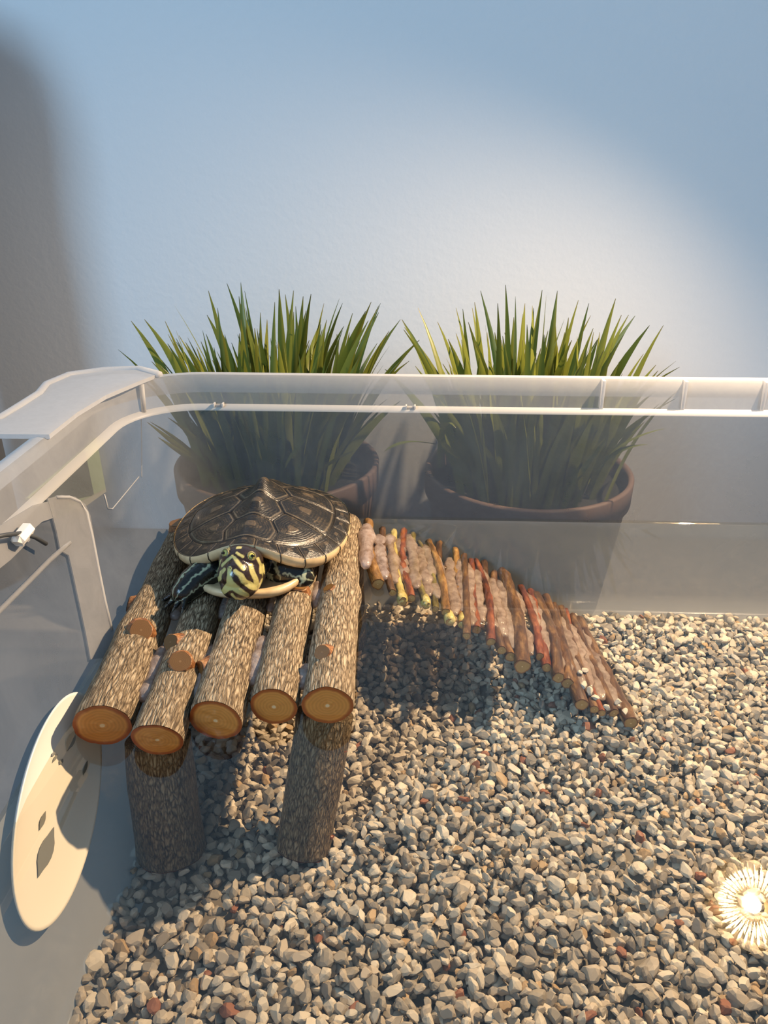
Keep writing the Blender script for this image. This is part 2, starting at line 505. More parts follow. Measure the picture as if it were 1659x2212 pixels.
# cable and its white clip on the handle bar
cb = [onleft(u, v, 0.0042) for u, v in [(-30, 1164), (10, 1156), (45, 1152), (75, 1160), (100, 1175)]]
V, Fc = tube(cb, 0.0007, 8)
tag(mesh('cable', V, Fc, M['cable']), 'thin dark cable running along the frosted handle of the tub', 'cable')
c = onleft(50, 1157, 0.0034)
V, Fc = tube([c + Vector((0, -0.004, -0.0005)), c + Vector((0, -0.0035, 0)), c + Vector((0, 0.0035, 0.0006)), c + Vector((0, 0.004, 0.0006))], [0.0016, 0.0022, 0.0022, 0.0016], 6)
tag(mesh('cable_clip', V, Fc, M['white'], smooth=False), 'small white clip pinching the dark cable to the handle', 'clip')

# green bordered card stuck outside the left wall
def lpoly(pts, off): return [onleft(u, v, off) for u, v in pts]
card = empty('wall_label', onleft(170, 1070, -0.004), 'pale green card with dark panel stuck outside the tub wall', 'label')
V, Fc = slab(lpoly([(60, 1075), (188, 965), (208, 945), (229, 1058), (165, 1100), (120, 1120)], -0.0030), -LN, 0.0012)
mesh('card', V, Fc, M['greencard'], card, smooth=False)
V, Fc = slab(lpoly([(70, 1072), (172, 985), (184, 975), (203, 1068), (170, 1075), (120, 1110)], -0.0022), -LN, 0.0006)
mesh('dark_panel', V, Fc, M['darkcard'], card, smooth=False)
V, Fc = slab(lpoly([(158, 1092), (228, 1056), (230, 1062), (165, 1108)], -0.0020), -LN, 0.0005)
mesh('tape', V, Fc, M['tanpaper'], card, smooth=False)

# ================================================================== WATER
WOFF = -0.0002
V, Fc = loft([rrect(0.0014, WOFF), rrect(0.0009, WOFF - 0.0006), rrect(0.0004, WOFF - 0.0016), rrect(0.0001, WOFF - 0.0030), rrect(0.0, WOFF - 0.0050), rrect(0.0, WOFF - 0.0062), rrect(0.0, WOFF - 0.0080)])
k = len(rrect(0.0))
Fc.append(tuple(range(6 * k, 7 * k)))
wt = mesh('water', V, Fc, M['water'])
tag(wt, 'clear still water filling the plastic tub', 'water', kind='stuff')

# ================================================================== GRAVEL
def ico(sub=1):
    bm = bmesh.new()
    bmesh.ops.create_icosphere(bm, subdivisions=sub, radius=1.0)
    v = np.array([x.co[:] for x in bm.verts]); f = np.array([[y.index for y in x.verts] for x in bm.faces])
    bm.free()
    return v, f
IV, IF = ico(2)                                   # 42 verts, 80 triangles
def pebble_shape(i):
    g = np.random.default_rng(100 + i)
    v = IV.copy()
    for _ in range(10):
        n = g.normal(size=3); n /= np.linalg.norm(n)
        o = g.uniform(0.48, 0.80)
        d = v @ n
        over = np.maximum(d - o, 0)
        v -= np.outer(over, n)
    v *= np.array([g.uniform(0.85, 1.45), g.uniform(0.75, 1.05), g.uniform(0.6, 0.9)])
    return v
SH = [pebble_shape(i) for i in range(14)]
def ground(x, y):
    return -0.0475 + 0.0035 * np.clip((0.16 - y) / 0.1, 0, 1) * 0 + 0.0014 * np.sin(x * 41 + 1.3) * np.cos(y * 37 + .4) + 0.0035 * np.clip((y - 0.27) / 0.04, 0, 1) * np.clip((0.16 - x) / 0.06, 0, 1)
l, r, f, b = sect(-0.045)
step = 0.0031
P = []
for layer in range(3):
    for y in np.arange(f + 0.004, b - 0.0015, step):
        for x in np.arange(l + 0.002, r - 0.002, step):
            if layer == 2 and rng.random() < 0.35: continue
            px_, py_ = x + rng.uniform(-.5, .5) * step, y + rng.uniform(-.5, .5) * step
            z = ground(px_, py_) - 0.0036 + layer * 0.0019 + rng.uniform(-.0005, .0005)
            P.append((px_, py_, z, layer))
P = np.array(P)
cx = [topx((p[0], p[1], p[2])) for p in P]
cx = np.array(cx)
seen = (P[:, 3] >= 1) | (cx[:, 0] > -80) & (cx[:, 0] < W + 80) & (cx[:, 1] < HH + 90) & (cx[:, 2] > 0)
P, cx = P[seen], cx[seen]
N = len(P)
kinds = rng.choice(['white', 'cream', 'stone', 'grey', 'tan', 'rust'], size=N, p=[.30, .34, .165, .145, .038, .012])
scale = rng.uniform(0.00155, 0.00265, N) * np.where(rng.random(N) < 0.08, 1.3, 1.0)
shp = rng.integers(0, len(SH), N)
inframe = (cx[:, 0] > 10) & (cx[:, 0] < W - 10) & (cx[:, 1] < HH - 8) & (P[:, 3] == 2)
order = np.argsort(np.where(inframe, cx[:, 2], 9))
single = set(order[:290].tolist())
pm = {}
def rot_rand(g):
    q = g.normal(size=4); q /= np.linalg.norm(q)
    w, x, y, z = q
    return np.array([[1-2*(y*y+z*z), 2*(x*y-z*w), 2*(x*z+y*w)], [2*(x*y+z*w), 1-2*(x*x+z*z), 2*(y*z-x*w)], [2*(x*z-y*w), 2*(y*z+x*w), 1-2*(x*x+y*y)]])
def pebble_mesh(i, kind):
    if (i, kind) not in pm:
        me = bpy.data.meshes.new('pebble')
        me.from_pydata(SH[i].tolist(), [], IF.tolist())
        me.materials.append(M['stone_' + kind])
        pm[(i, kind)] = me
    return pm[(i, kind)]
WORD = {'white': 'whitish', 'cream': 'cream', 'stone': 'pale grey-brown', 'grey': 'dark grey', 'tan': 'tan', 'rust': 'rust-red'}
def pebble(p, s, i, kind, label, group):
    o = bpy.data.objects.new('pebble', pebble_mesh(i, kind))
    COL.objects.link(o)
    o.location = p
    o.rotation_euler = (random.uniform(-.6, .6), random.uniform(-.6, .6), random.uniform(0, 6.28))
    o.scale = (s, s, s)
    return tag(o, label, 'pebble', group)
BV, BF, BC = [], [], []
nv = len(IV)
cnt = 0
lin = {k: np.array(c) for k, c in STONE.items()}
for i in range(N):
    if i in single:
        kd = str(kinds[i])
        pebble(P[i, :3], scale[i], int(shp[i]), kd, WORD[kd] + ' pebble loose on top of the gravel bed under water', WORD[kd] + ' pebbles on the gravel bed')
        continue
    v = SH[shp[i]] @ rot_rand(rng).T * scale[i]
    v[:, 2] *= 0.85
    BV.append(v + P[i, :3])
    BF.append(IF + cnt * nv)
    base = lin[str(kinds[i])] * rng.uniform(0.8, 1.1)
    BC.append(np.tile(np.append(base, 1.0), (nv, 1)))
    cnt += 1
BV = np.concatenate(BV); BF = np.concatenate(BF); BC = np.concatenate(BC)
me = bpy.data.meshes.new('gravel_bed')
me.vertices.add(len(BV)); me.vertices.foreach_set('co', BV.astype(np.float32).ravel())
me.loops.add(BF.size); me.loops.foreach_set('vertex_index', BF.astype(np.int32).ravel())
me.polygons.add(len(BF))
me.polygons.foreach_set('loop_start', np.arange(0, BF.size, 3, dtype=np.int32))
me.polygons.foreach_set('loop_total', np.full(len(BF), 3, dtype=np.int32))
me.polygons.foreach_set('use_smooth', np.zeros(len(BF), dtype=bool))
me.update(); me.validate()
gb = link('gravel_bed', me, M['gravel'], smooth=False)
attr(gb, 'col', BC, 'FLOAT_COLOR')
tag(gb, 'bed of mixed cream and grey gravel covering the tub floor', 'gravel', kind='stuff')
k = 0
sb = rrect(-0.0515, -0.0062)
V, Fc = slab(sb, (0, 0, 1), 0.0010)
tag(mesh('silt_layer', V, Fc, M['silt'], smooth=False), 'thin dark silt lying beneath the gravel', 'silt', kind='stuff')

# ================================================================== WOODEN PLATFORM
plat = empty('basking_platform', onz(480, 1850, -0.047), 'basking platform of glued bark logs on stout legs with a twig ramp', 'turtle platform')
def log_mesh(name, p0, p1, r0, r1, mat, parent, seed, bumps=(), segs=44, rings=56, rough=0.05, droop=0.0, cutmat=None, tilt0=(0, 0), ends=(True, False), stretch=0.17, bend=0.0):
    """a piece of branch from p0 (cut end) to p1, bark displaced, bumps = (t, angle, size, height)"""
    p0, p1 = Vector(p0), Vector(p1)
    a, s, u = frame(p1 - p0)
    L = (p1 - p0).length
    V, bk = [], []
    for i in range(rings + 1):
        t = i / rings
        c = p0.lerp(p1, t) + s * bend * L * math.sin(t * math.pi) * 0.5 + u * droop * math.sin(t * math.pi)
        rr = r0 + (r1 - r0) * t
        for k in range(segs):
            an = 2 * math.pi * k / segs
            r = rr
            q = Vector((math.cos(an), math.sin(an), 0))
            r *= 1 + rough * 1.6 * noise.noise(Vector((q.x * 0.9 + seed * 3.7, q.y * 0.9, t * L / rr * 0.35)))
            r *= 1 + rough * 0.5 * noise.noise(Vector((q.x * 3.5 + seed, q.y * 3.5, t * L / rr * 1.0 + 9)))
            for (bt, ba, bs, bh) in bumps:
                da = (an - ba + math.pi) % (2 * math.pi) - math.pi
                dd = ((t - bt) * L / rr) ** 2 + da ** 2
                r += rr * bh * math.exp(-dd / (bs * bs))
            if i == 0: r *= 0.965
            sh = 0.0
            if i <= 3:                                   # slanted saw cut
                sh = (tilt0[0] * math.cos(an) + tilt0[1] * math.sin(an)) * rr * (1 - i / 4)
            V.append(c + (s * math.cos(an) + u * math.sin(an)) * r + a * sh)
            bk.append((q.x * rr + seed, q.y * rr, t * L * stretch))
    Fc = []
    for i in range(rings):
        for k in range(segs):
            k2 = (k + 1) % segs
            Fc.append((i * segs + k, i * segs + k2, (i + 1) * segs + k2, (i + 1) * segs + k))
    Fc.append(tuple(rings * segs + k for k in range(segs)))
    o = mesh(name, V, Fc, mat, parent)
    attr(o, 'bk', bk, 'FLOAT_VECTOR')
    # sawn end as a piece of its own
    rim = V[:segs]
    c0 = sum(rim, Vector()) / segs
    CV, CRd, CF = [c0 - a * 0.0002], [0.0], []
    nr = 8
    for j in range(1, nr + 1):
        for k in range(segs):
            q = c0.lerp(rim[k], j / nr)
            q = q - a * (0.0002 + 0.0002 * noise.noise(q * 700))
            CV.append(q); CRd.append(j / nr)
    for k in range(segs):
        CF.append((0, 1 + (k + 1) % segs, 1 + k))
    for j in range(nr - 1):
        for k in range(segs):
            k2 = (k + 1) % segs
            CF.append((1 + j * segs + k, 1 + j * segs + k2, 1 + (j + 1) * segs + k2, 1 + (j + 1) * segs + k))
    c = mesh('sawn_end', CV, CF, cutmat or M['cut'], o)
    attr(c, 'rad', CRd)
    return o, a, s, u
def knot(parent, c, axis, rr, h, seed, mat=None, cut=True):
    """a sawn off side branch: short stub with a wet face"""
    a, s, u = frame(axis)
    V, bk, segs = [], [], 18
    prof = [(1.30, -0.8), (1.12, -0.2), (0.98, 0.5), (0.97, 0.94), (0.93, 1.0)]
    for (pr, ph) in prof:
        for k in range(segs):
            an = 2 * math.pi * k / segs
            r = rr * pr * (1 + 0.16 * noise.noise(Vector((math.cos(an) * 1.6 + seed * 5, math.sin(an) * 1.6, ph))))
            V.append(Vector(c) + (s * math.cos(an) + u * math.sin(an)) * r + a * ph * h)
            bk.append((math.cos(an) * rr, math.sin(an) * rr, ph * h))
    Fc = [(i * segs + k, i * segs + (k + 1) % segs, (i + 1) * segs + (k + 1) % segs, (i + 1) * segs + k) for i in range(len(prof) - 1) for k in range(segs)]
    Fc.append(tuple((len(prof) - 1) * segs + k for k in range(segs)))
    o = mesh('knot', V, Fc, mat or M['knot'], parent)
    attr(o, 'bk', bk, 'FLOAT_VECTOR')
    top = V[(len(prof) - 1) * segs:]
    cc = sum(top, Vector()) / segs + a * 0.0002
    CV, CF, CRd = [cc], [], [0.0]
    for j in range(1, 5):
        for k in range(segs):
            CV.append(cc.lerp(top[k] + a * 0.0002, j / 4 * 0.98)); CRd.append(j / 4 * 0.86)
    CF = [(0, 1 + k, 1 + (k + 1) % segs) for k in range(segs)]
    for j in range(3):
        for k in range(segs):
            CF.append((1 + j * segs + k, 1 + (j + 1) * segs + k, 1 + (j + 1) * segs + (k + 1) % segs, 1 + j * segs + (k + 1) % segs))
    kf = mesh('knot_face', CV, CF, M['cutknot'], parent)
    attr(kf, 'rad', CRd)
    return o
def px_r(w, p):                                   # radius in metres of something w pixels wide at p
    return 0.5 * w * topx(p)[2] / F
# near cut centre, far end, widths in pixels there
LOGS = [((222, 1566), (404, 1146), 128, 62, 0.003, 0.005),
        ((340, 1598), (500, 1150), 114, 60, 0.0025, 0.004),
        ((466, 1556), (580, 1148), 120, 64, 0.003, 0.004),
        ((592, 1526), (668, 1146), 106, 62, 0.0035, 0.004),
        ((708, 1524), (748, 1138), 116, 66, 0.004, 0.005)]
BUMP = [[(0.36, 2.3, 0.8, 0.10), (0.62, 0.5, 1.0, 0.08)], [(0.30, 1.2, 0.7, 0.16), (0.55, 2.2, 1, .06)], [(0.18, 2.8, 0.6, 0.12), (0.6, 1.2, 1, .07)],
        [(0.42, 1.2, 0.9, 0.10)], [(0.50, 0.4, 0.9, 0.20), (0.22, 2.0, 0.7, 0.07)]]
TILT = [(0.10, -0.15), (0.0, -0.25), (-0.12, -0.12), (0.0, -0.10), (0.0, -0.16)]
logs = []
for i, (a0, a1, w0, w1, z0, z1) in enumerate(LOGS):
    q0, q1 = onz(*a0, z0), onz(*a1, z1)
    o, a, s, u = log_mesh('deck_log', q0, q1, px_r(w0, q0), px_r(w1, q1) * 1.02, M['bark'], plat, i + 1, BUMP[i], tilt0=TILT[i], rough=0.045)
    logs.append((o, q0, q1, a, s, u, px_r(w0, q0), px_r(w1, q1)))
def on_log(i, t, an, k=1.0):
    o, q0, q1, a, s, u, r0, r1 = logs[i]
    n = s * math.cos(an) + u * math.sin(an)
    return q0.lerp(q1, t) + n * (r0 + (r1 - r0) * t) * k, n
for (i, t, an, rr, h) in [(0, 0.30, 1.2, 0.0038, 0.0018), (1, 0.205, 1.35, 0.0036, 0.0024), (1, 0.30, 2.1, 0.0030, 0.0018), (4, 0.135, 1.85, 0.0026, 0.0018),
                          (3, 0.50, 1.35, 0.0040, 0.0014), (0, 0.93, 1.7, 0.0040, 0.0022), (4, 0.47, 2.0, 0.0022, 0.0009), (0, 0.5, 2.9, 0.0032, 0.0015), (2, 0.17, 2.75, 0.003, 0.002)]:
    c, n = on_log(i, t, an, 0.96)
    a_ = logs[i][3]
    knot(logs[i][0], c, (n - a_ * 0.75) if t < 0.45 else n, rr, h, i + t * 9)
# legs
LEGS = [((328, 1622), (372, 1842), 138, 146, -0.010), ((697, 1566), (655, 1838), 124, 112, -0.008)]
for i, (a0, a1, w0, w1, z0) in enumerate(LEGS):
    q1 = onz(*a1, -0.0475)
    q0 = onz(*a0, z0)
    q0.y += 0.006
    o, a, s, u = log_mesh('leg', q1, q0, px_r(w1, q1), px_r(w0, q0), M['barkwet'], plat, 20 + i, [(0.55, 1.0, 0.7, 0.06)], rough=0.05, stretch=0.3)
    if i == 1:
        for t_, an in ((0.74, 0.6), (0.12, 0.5)):
            c = q1.lerp(q0, t_) + (s * 0.6 - u * 0.0).normalized() * 0
            pts = []
            rr = px_r(w1, q1) * 1.0
            for k in range(14):
                aa = math.pi * (1.0 + 0.85 * k / 13) + an
                pts.append(c + (s * math.cos(aa) + u * math.sin(aa)) * rr * 1.02 + a * (0.0012 * math.sin(k * .6)))
            V, Fc = tube(pts, 0.0007, 6, wob=0.4, seed=i)
            oo = mesh('bark_scar', V, Fc, M['twig_red'], o)
            attr(oo, 'bk', [tuple(v) for v in V], 'FLOAT_VECTOR')
# two rear legs hold the far edge of the deck
for i, (li, t_) in enumerate(((0, 0.85), (4, 0.85))):
    c, n = on_log(li, t_, 0, 0)
    base = Vector((c.x * 1.0, c.y + 0.004, -0.0475))
    log_mesh('leg', base, c + Vector((0, 0, -0.006)), 0.0085, 0.0080, M['barkwet'], plat, 30 + i, rough=0.05, rings=24, segs=28, stretch=0.3)

# ---- glue
def blob_strip(name, pts, rad, parent, mat, seed, squash=0.7, segs=12):
    n = 5
    dense = []
    P_ = [Vector(p) for p in pts]
    for i in range(len(P_) - 1):
        for k in range(n): dense.append(P_[i].lerp(P_[i + 1], k / n))
    dense.append(P_[-1])
    m = len(dense)
    rr = [rad * (0.80 + 0.55 * noise.noise(Vector((i * 0.33, seed * 3.3, 0)))) * min(1.0, 0.45 + 6 * min(i, m - 1 - i) / m) for i in range(m)]
    V, Fc = tube(dense, rr, segs, squash=squash, wob=0.25, seed=seed)
    return mesh(name, V, Fc, mat, parent)
for i in range(4):
    for (t0, t1, rr) in ([(0.10, 0.32, 0.0030)] if i != 3 else [(0.06, 0.16, 0.0028)]) + [(0.45, 0.6, 0.0022)]:
        a0, _ = on_log(i, t0, 0.0, 1.0); a1, _ = on_log(i, t1, 0.0, 1.0)
        b0_, _ = on_log(i + 1, t0, math.pi, 1.0); b1_, _ = on_log(i + 1, t1, math.pi, 1.0)
        up = Vector((0, 0, 0.0010))
        pts = [a0.lerp(b0_, 0.5) + up, a0.lerp(b0_, .5).lerp(a1.lerp(b1_, .5), 0.5) + up * 1.6, a1.lerp(b1_, 0.5) + up]
        blob_strip('glue_bead', pts, rr, plat, M['glue'], i * 3 + t0)
pts = []
for t_ in (0.66, 0.76, 0.86, 0.96):
    c, n = on_log(4, t_, 0.35, 1.0)
    pts.append(c + Vector((0.0028, 0, 0.0005)))
blob_strip('glue_bead', pts, 0.0038, plat, M['glue'], 41, 0.8)

# ---- ramp of twigs
RZ = lambda t: 0.0015 - 0.046 * t
TW = [  # near end px, far end px, radius mm, bark, t
    ((816, 1262), (796, 1128), 2.7, 'twig_gold'), ((848, 1280), (826, 1142), 1.7, 'twig_brown'), ((869, 1300), (850, 1148), 1.9, 'twig_pale'),
    ((889, 1292), (872, 1146), 1.9, 'twig_red'), ((921, 1308), (892, 1154), 1.7, 'twig_olive'), ((940, 1316), (905, 1172), 1.5, 'twig_olive'),
    ((962, 1322), (926, 1170), 1.9, 'twig_gold'), ((972, 1344), (948, 1175), 1.9, 'twig_brown'), ((1001, 1350), (984, 1188), 1.9, 'twig_gold'),
    ((1008, 1374), (1002, 1200), 1.8, 'twig_brown'), ((1030, 1360), (1018, 1212), 2.0, 'twig_red'), ((1060, 1386), (1028, 1212), 2.0, 'twig_red'),
    ((1084, 1404), (1046, 1216), 2.2, 'twig_brown'), ((1103, 1418), (1066, 1240), 2.4, 'twig_brown'), ((1128, 1440), (1085, 1236), 3.4, 'twig_brown'),
    ((1166, 1418), (1124, 1268), 2.0, 'twig_red'), ((1180, 1442), (1146, 1278), 2.3, 'twig_red'), ((1206, 1464), (1158, 1285), 2.7, 'twig_brown'),
    ((1226, 1476), (1178, 1290), 2.7, 'twig_brown'), ((1257, 1522), (1196, 1310), 2.9, 'twig_brown'), ((1284, 1532), (1212, 1312), 1.9, 'twig_brown'),
    ((1300, 1540), (1222, 1318), 1.7, 'twig_red'), ((1326, 1540), (1236, 1330), 2.0, 'twig_brown'), ((1362, 1562), (1250, 1340), 3.1, 'twig_brown')]
ends = []
for i, (n0, f0, rm, bkm) in enumerate(TW):
    t = (n0[0] - 816) / (1362 - 816)
    z = RZ(t) + 0.0012 * math.sin(i * 2.3)
    q0, q1 = onz(*n0, z), onz(*f0, z + 0.001)
    rr = rm / 1000 * 0.92
    o, a, s, u = log_mesh('ramp_twig', q0, q1, rr, rr * 0.88, M[bkm], plat, 50 + i, [(random.random(), random.uniform(.4, 2.6), 0.9, 0.30), (random.random(), random.uniform(.4, 2.6), 0.8, 0.25)],
                          segs=16, rings=26, rough=0.16, cutmat=M['cutsmall'], bend=random.uniform(-.09, .09), stretch=0.3)
    ends.append((q0, q1, rr))
    if i in (2, 4, 7, 8):                             # bulbous pale tips where bark is peeled
        c0 = q0 + a * 0.0045
        V, Fc = tube([q0 - a * 0.0002, q0 + a * 0.0015, q0 + a * 0.004, q0 + a * 0.0065], [rr * 1.05, rr * 1.32, rr * 1.22, rr * 0.9], 14, wob=0.2, seed=i)
        oo = mesh('peeled_tip', V, Fc, M['twig_pale'], o)
        attr(oo, 'bk', [tuple(v) for v in V], 'FLOAT_VECTOR')
for i in range(len(TW) - 1):
    (a0, a1, ra), (b0_, b1_, rb) = ends[i], ends[i + 1]
    t0, t1 = 0.04 + 0.16 * random.random(), 0.80 + 0.14 * random.random()
    gap = (a0.lerp(a1, .5) - b0_.lerp(b1_, .5)).length
    pts = []
    for k in range(6):
        q = t0 + (t1 - t0) * k / 5
        m0 = a0.lerp(a1, q).lerp(b0_.lerp(b1_, q), 0.5 + random.uniform(-.12, .12))
        pts.append(m0 + Vector((0, 0, (ra + rb) * 0.5 * random.uniform(0.10, 0.55))))
    blob_strip('glue_bead', pts, max(0.0016, min(0.0030, gap * 0.68)), plat, M['glue'], 60 + i, 0.40, 10)
# beneath the twigs two thin runners carry the ramp down to the gravel
for tt in (0.25, 0.75):
    pts = [e[0].lerp(e[1], tt) + Vector((0, 0, -e[2] - 0.0012)) for e in ends[::3]]
    V, Fc = tube(pts, 0.0016, 8, wob=0.1)
    o = mesh('ramp_runner', V, Fc, M['twig_brown'], plat)
    attr(o, 'bk', [tuple(v) for v in V], 'FLOAT_VECTOR')
# pebbles stranded on the ramp
for j, (u_, v_) in enumerate([(1171, 1306), (1175, 1317), (1181, 1331), (1185, 1347), (1262, 1448), (1253, 1452), (1275, 1494), (1287, 1507), (1262, 1481), (1312, 1528), (1350, 1536), (1335, 1516)]):
    t = (u_ - 816) / (1362 - 816) * 1.03
    t = min(t + (1440 - v_) / 1500.0 + 0.02, 0.98)
    p = onz(u_, v_, RZ(t) + 0.0036)
    pebble(p, random.uniform(0.0014, 0.0020), j % 14, 'white', 'whitish pebble stranded on the submerged twigs of the ramp', 'pebbles lying on the ramp')

# ================================================================== DISH
c4 = [onleft(u, v, 0.001) for u, v in ((178, 1490), (62, 1982), (12, 1790), (220, 1640))]
ctr = onleft(116, 1732, 0.0012)
a_up = (c4[0] - c4[1]); a_sd = (c4[3] - c4[2])
ex = a_up.normalized(); ey = LN.cross(ex).normalized()
ra_, rb_ = a_up.length / 2, abs(a_sd.dot(ey)) / 2
rdish = (ra_ + rb_) / 2
dish = empty('dish', ctr, 'round white ceramic dish with grey leaf prints against the left tub wall', 'dish')
prof = [(0.0, 0.0010), (0.55, 0.0010), (0.80, 0.0013), (0.97, 0.0021), (1.0, 0.0023), (1.005, 0.0019), (0.97, 0.0010), (0.78, 0.0003), (0.0, 0.0001)]
V0, Fc = lathe([(max(r, 1e-5), z) for r, z in prof], 72)
def dpt(x, y, z): return ctr + ex * x * ra_ + ey * y * rb_ + LN * (z + 0.0005)
V = [dpt(v.x, v.y, v.z) for v in V0]
mesh('bowl', V, Fc, M['ceramic'], dish)
def to_dish(u, v):
    p = onleft(u, v, 0.0012) - ctr
    return p.dot(ex) / ra_, p.dot(ey) / rb_
def leafprint(cx_, cy_, lx, ly, ang=0.0):
    pts = []
    for k in range(14):
        a = 2 * math.pi * k / 14
        rr = 1.0 - 0.25 * abs(math.sin(a)) ** 0.5 if k % 7 else 1.15
        u = lx * math.cos(a) * rr; v = ly * math.sin(a)
        uu = cx_ + u * math.cos(ang) - v * math.sin(ang); vv = cy_ + u * math.sin(ang) + v * math.cos(ang)
        x, y = to_dish(uu, vv)
        r = math.hypot(x, y)
        z = 0.0010 if r < .55 else 0.0010 + 0.0013 * ((r - .55) / .45) ** 1.5
        pts.append(dpt(x, y, z + 0.0003))
    V, Fc = slab(pts, LN, 0.00015)
    mesh('leaf_print', V, Fc, M['print'], dish, smooth=False)
leafprint(86, 1844, 50, 15, R(-72)); leafprint(79, 1776, 19, 5, R(-72)); leafprint(141, 1603, 22, 9, R(-70))
leafprint(107, 1641, 9, 2.5, R(-60)); leafprint(120, 1648, 6, 4, R(-60)); leafprint(103, 1632, 5, 3, R(-50)); leafprint(172, 1662, 14, 3, R(-75))

# ================================================================== TURTLE
SX, SY, SZ = onz(566, 1200, 0.018).x, 0.270, 0.0105       # shell centre, deck top under the plastron
SX = ony(570, 1120, SY).x
turtle = empty('turtle', (SX, SY, SZ), 'small dark-shelled turtle with yellow striped head resting on the logs', 'turtle')
A_, B_ = 0.0338, 0.0385                                      # half width, half length
def srad(x, y, p=2.25): return (abs(x) ** p + abs(y) ** p) ** (1 / p)
def shell_z(x, y):
    """height over the deck; x to the turtle's side (-1..1), y towards the head (-1..1)"""
    r = min(srad(x, y), 1.0)
    rim = 0.0078 + 0.0115 * max(0, y) ** 2.4 * math.exp(-(x / 0.60) ** 2)
    dome = 0.0142 * (1 - r ** 1.7) ** 0.95
    keel = 0.0030 * math.exp(-(x / 0.13) ** 2) * (1 - r) ** 0.5
    peak = 0.0026 * math.exp(-(x / 0.10) ** 2 - ((y + 0.10) / 0.16) ** 2) + 0.0010 * math.exp(-(x / 0.10) ** 2 - ((y - 0.28) / 0.10) ** 2)
    flare = 0.0012 * max(0, (r - 0.86) / 0.14)
    return rim + dome + keel + peak + flare
def shell_p(x, y, dz=0.0):
    return Vector((SX + x * A_, SY - y * B_, SZ + shell_z(x, y) + dz))
def ring(an, r):
    x, y = math.sin(an), math.cos(an)
    k = r / srad(x, y)
    return (x * k, y * k)
def mat_scute():
    t = NT('carapace_scute')
    f = t.attr('t')
    v = t.coord()
    n1 = t.noise(190, v, 5, 0.65)
    n2 = t.noise(900, v, 4, 0.6)
    ringv = t.math('SINE', t.math('ADD', t.math('MULTIPLY', f, 58.0), t.math('MULTIPLY', n1, 6.0)))
    ringm = t.math('MULTIPLY', t.math('ADD', ringv, 1.0), 0.5)
    st = t.math('ADD', t.math('MULTIPLY', n1, 0.75), t.math('MULTIPLY', ringm, 0.10))
    st = t.math('ADD', st, t.math('MULTIPLY', t.math('SUBTRACT', n2, 0.5), 0.5))
    c = t.ramp(st, [(0.36, (0.008, 0.0065, 0.005)), (0.50, (0.024, 0.018, 0.011)), (0.62, (0.085, 0.058, 0.030)), (0.78, (0.28, 0.19, 0.10))])
    are = t.ramp(f, [(0.20, (1, 1, 1)), (0.26, (0, 0, 0))])
    c = t.mix(t.math('MULTIPLY', are, 0.5), c, (0.13, 0.09, 0.05))
    seam = t.ramp(f, [(0.93, (0, 0, 0)), (0.985, (1, 1, 1))])
    c = t.mix(t.math('MULTIPLY', seam, 0.8), c, (0.008, 0.006, 0.005))
    pale = t.ramp(f, [(0.86, (0, 0, 0)), (0.90, (1, 1, 1)), (0.94, (0, 0, 0))])
    c = t.mix(t.math('MULTIPLY', t.math('MULTIPLY', pale, n1), 0.7), c, (0.34, 0.26, 0.16))
    h = t.math('ADD', t.math('MULTIPLY', ringm, 0.3), n2)
    return t.done(t.pbr(c, 0.34, normal=t.bump(h, 0.35, 0.0005), coat=0.12, spec=0.45))
M['scute'] = mat_scute()
M['cream_shell'] = None
def mat_cream():
    t = NT('cream_plastron')
    nz = t.noise(160, detail=3)
    c = t.ramp(nz, [(0.3, (0.55, 0.40, 0.21)), (0.6, (0.74, 0.56, 0.32)), (0.78, (0.66, 0.46, 0.24))])
    return t.done(t.pbr(c, 0.35, coat=0.2))
M['cream'] = mat_cream()
M['seam'] = plain('dark_shell_seam', (0.03, 0.02, 0.012), 0.5)
def mat_skin():
    t = NT('striped_skin')
    c = t.attr('col', 'Color')
    nz = t.noise(1100, detail=2)
    return t.done(t.pbr(c, 0.27, normal=t.bump(nz, 0.30, 0.0005), coat=0.3))
M['skin'] = mat_skin()
M['eye_black'] = plain('eye_black', (0.008, 0.008, 0.006), 0.1)

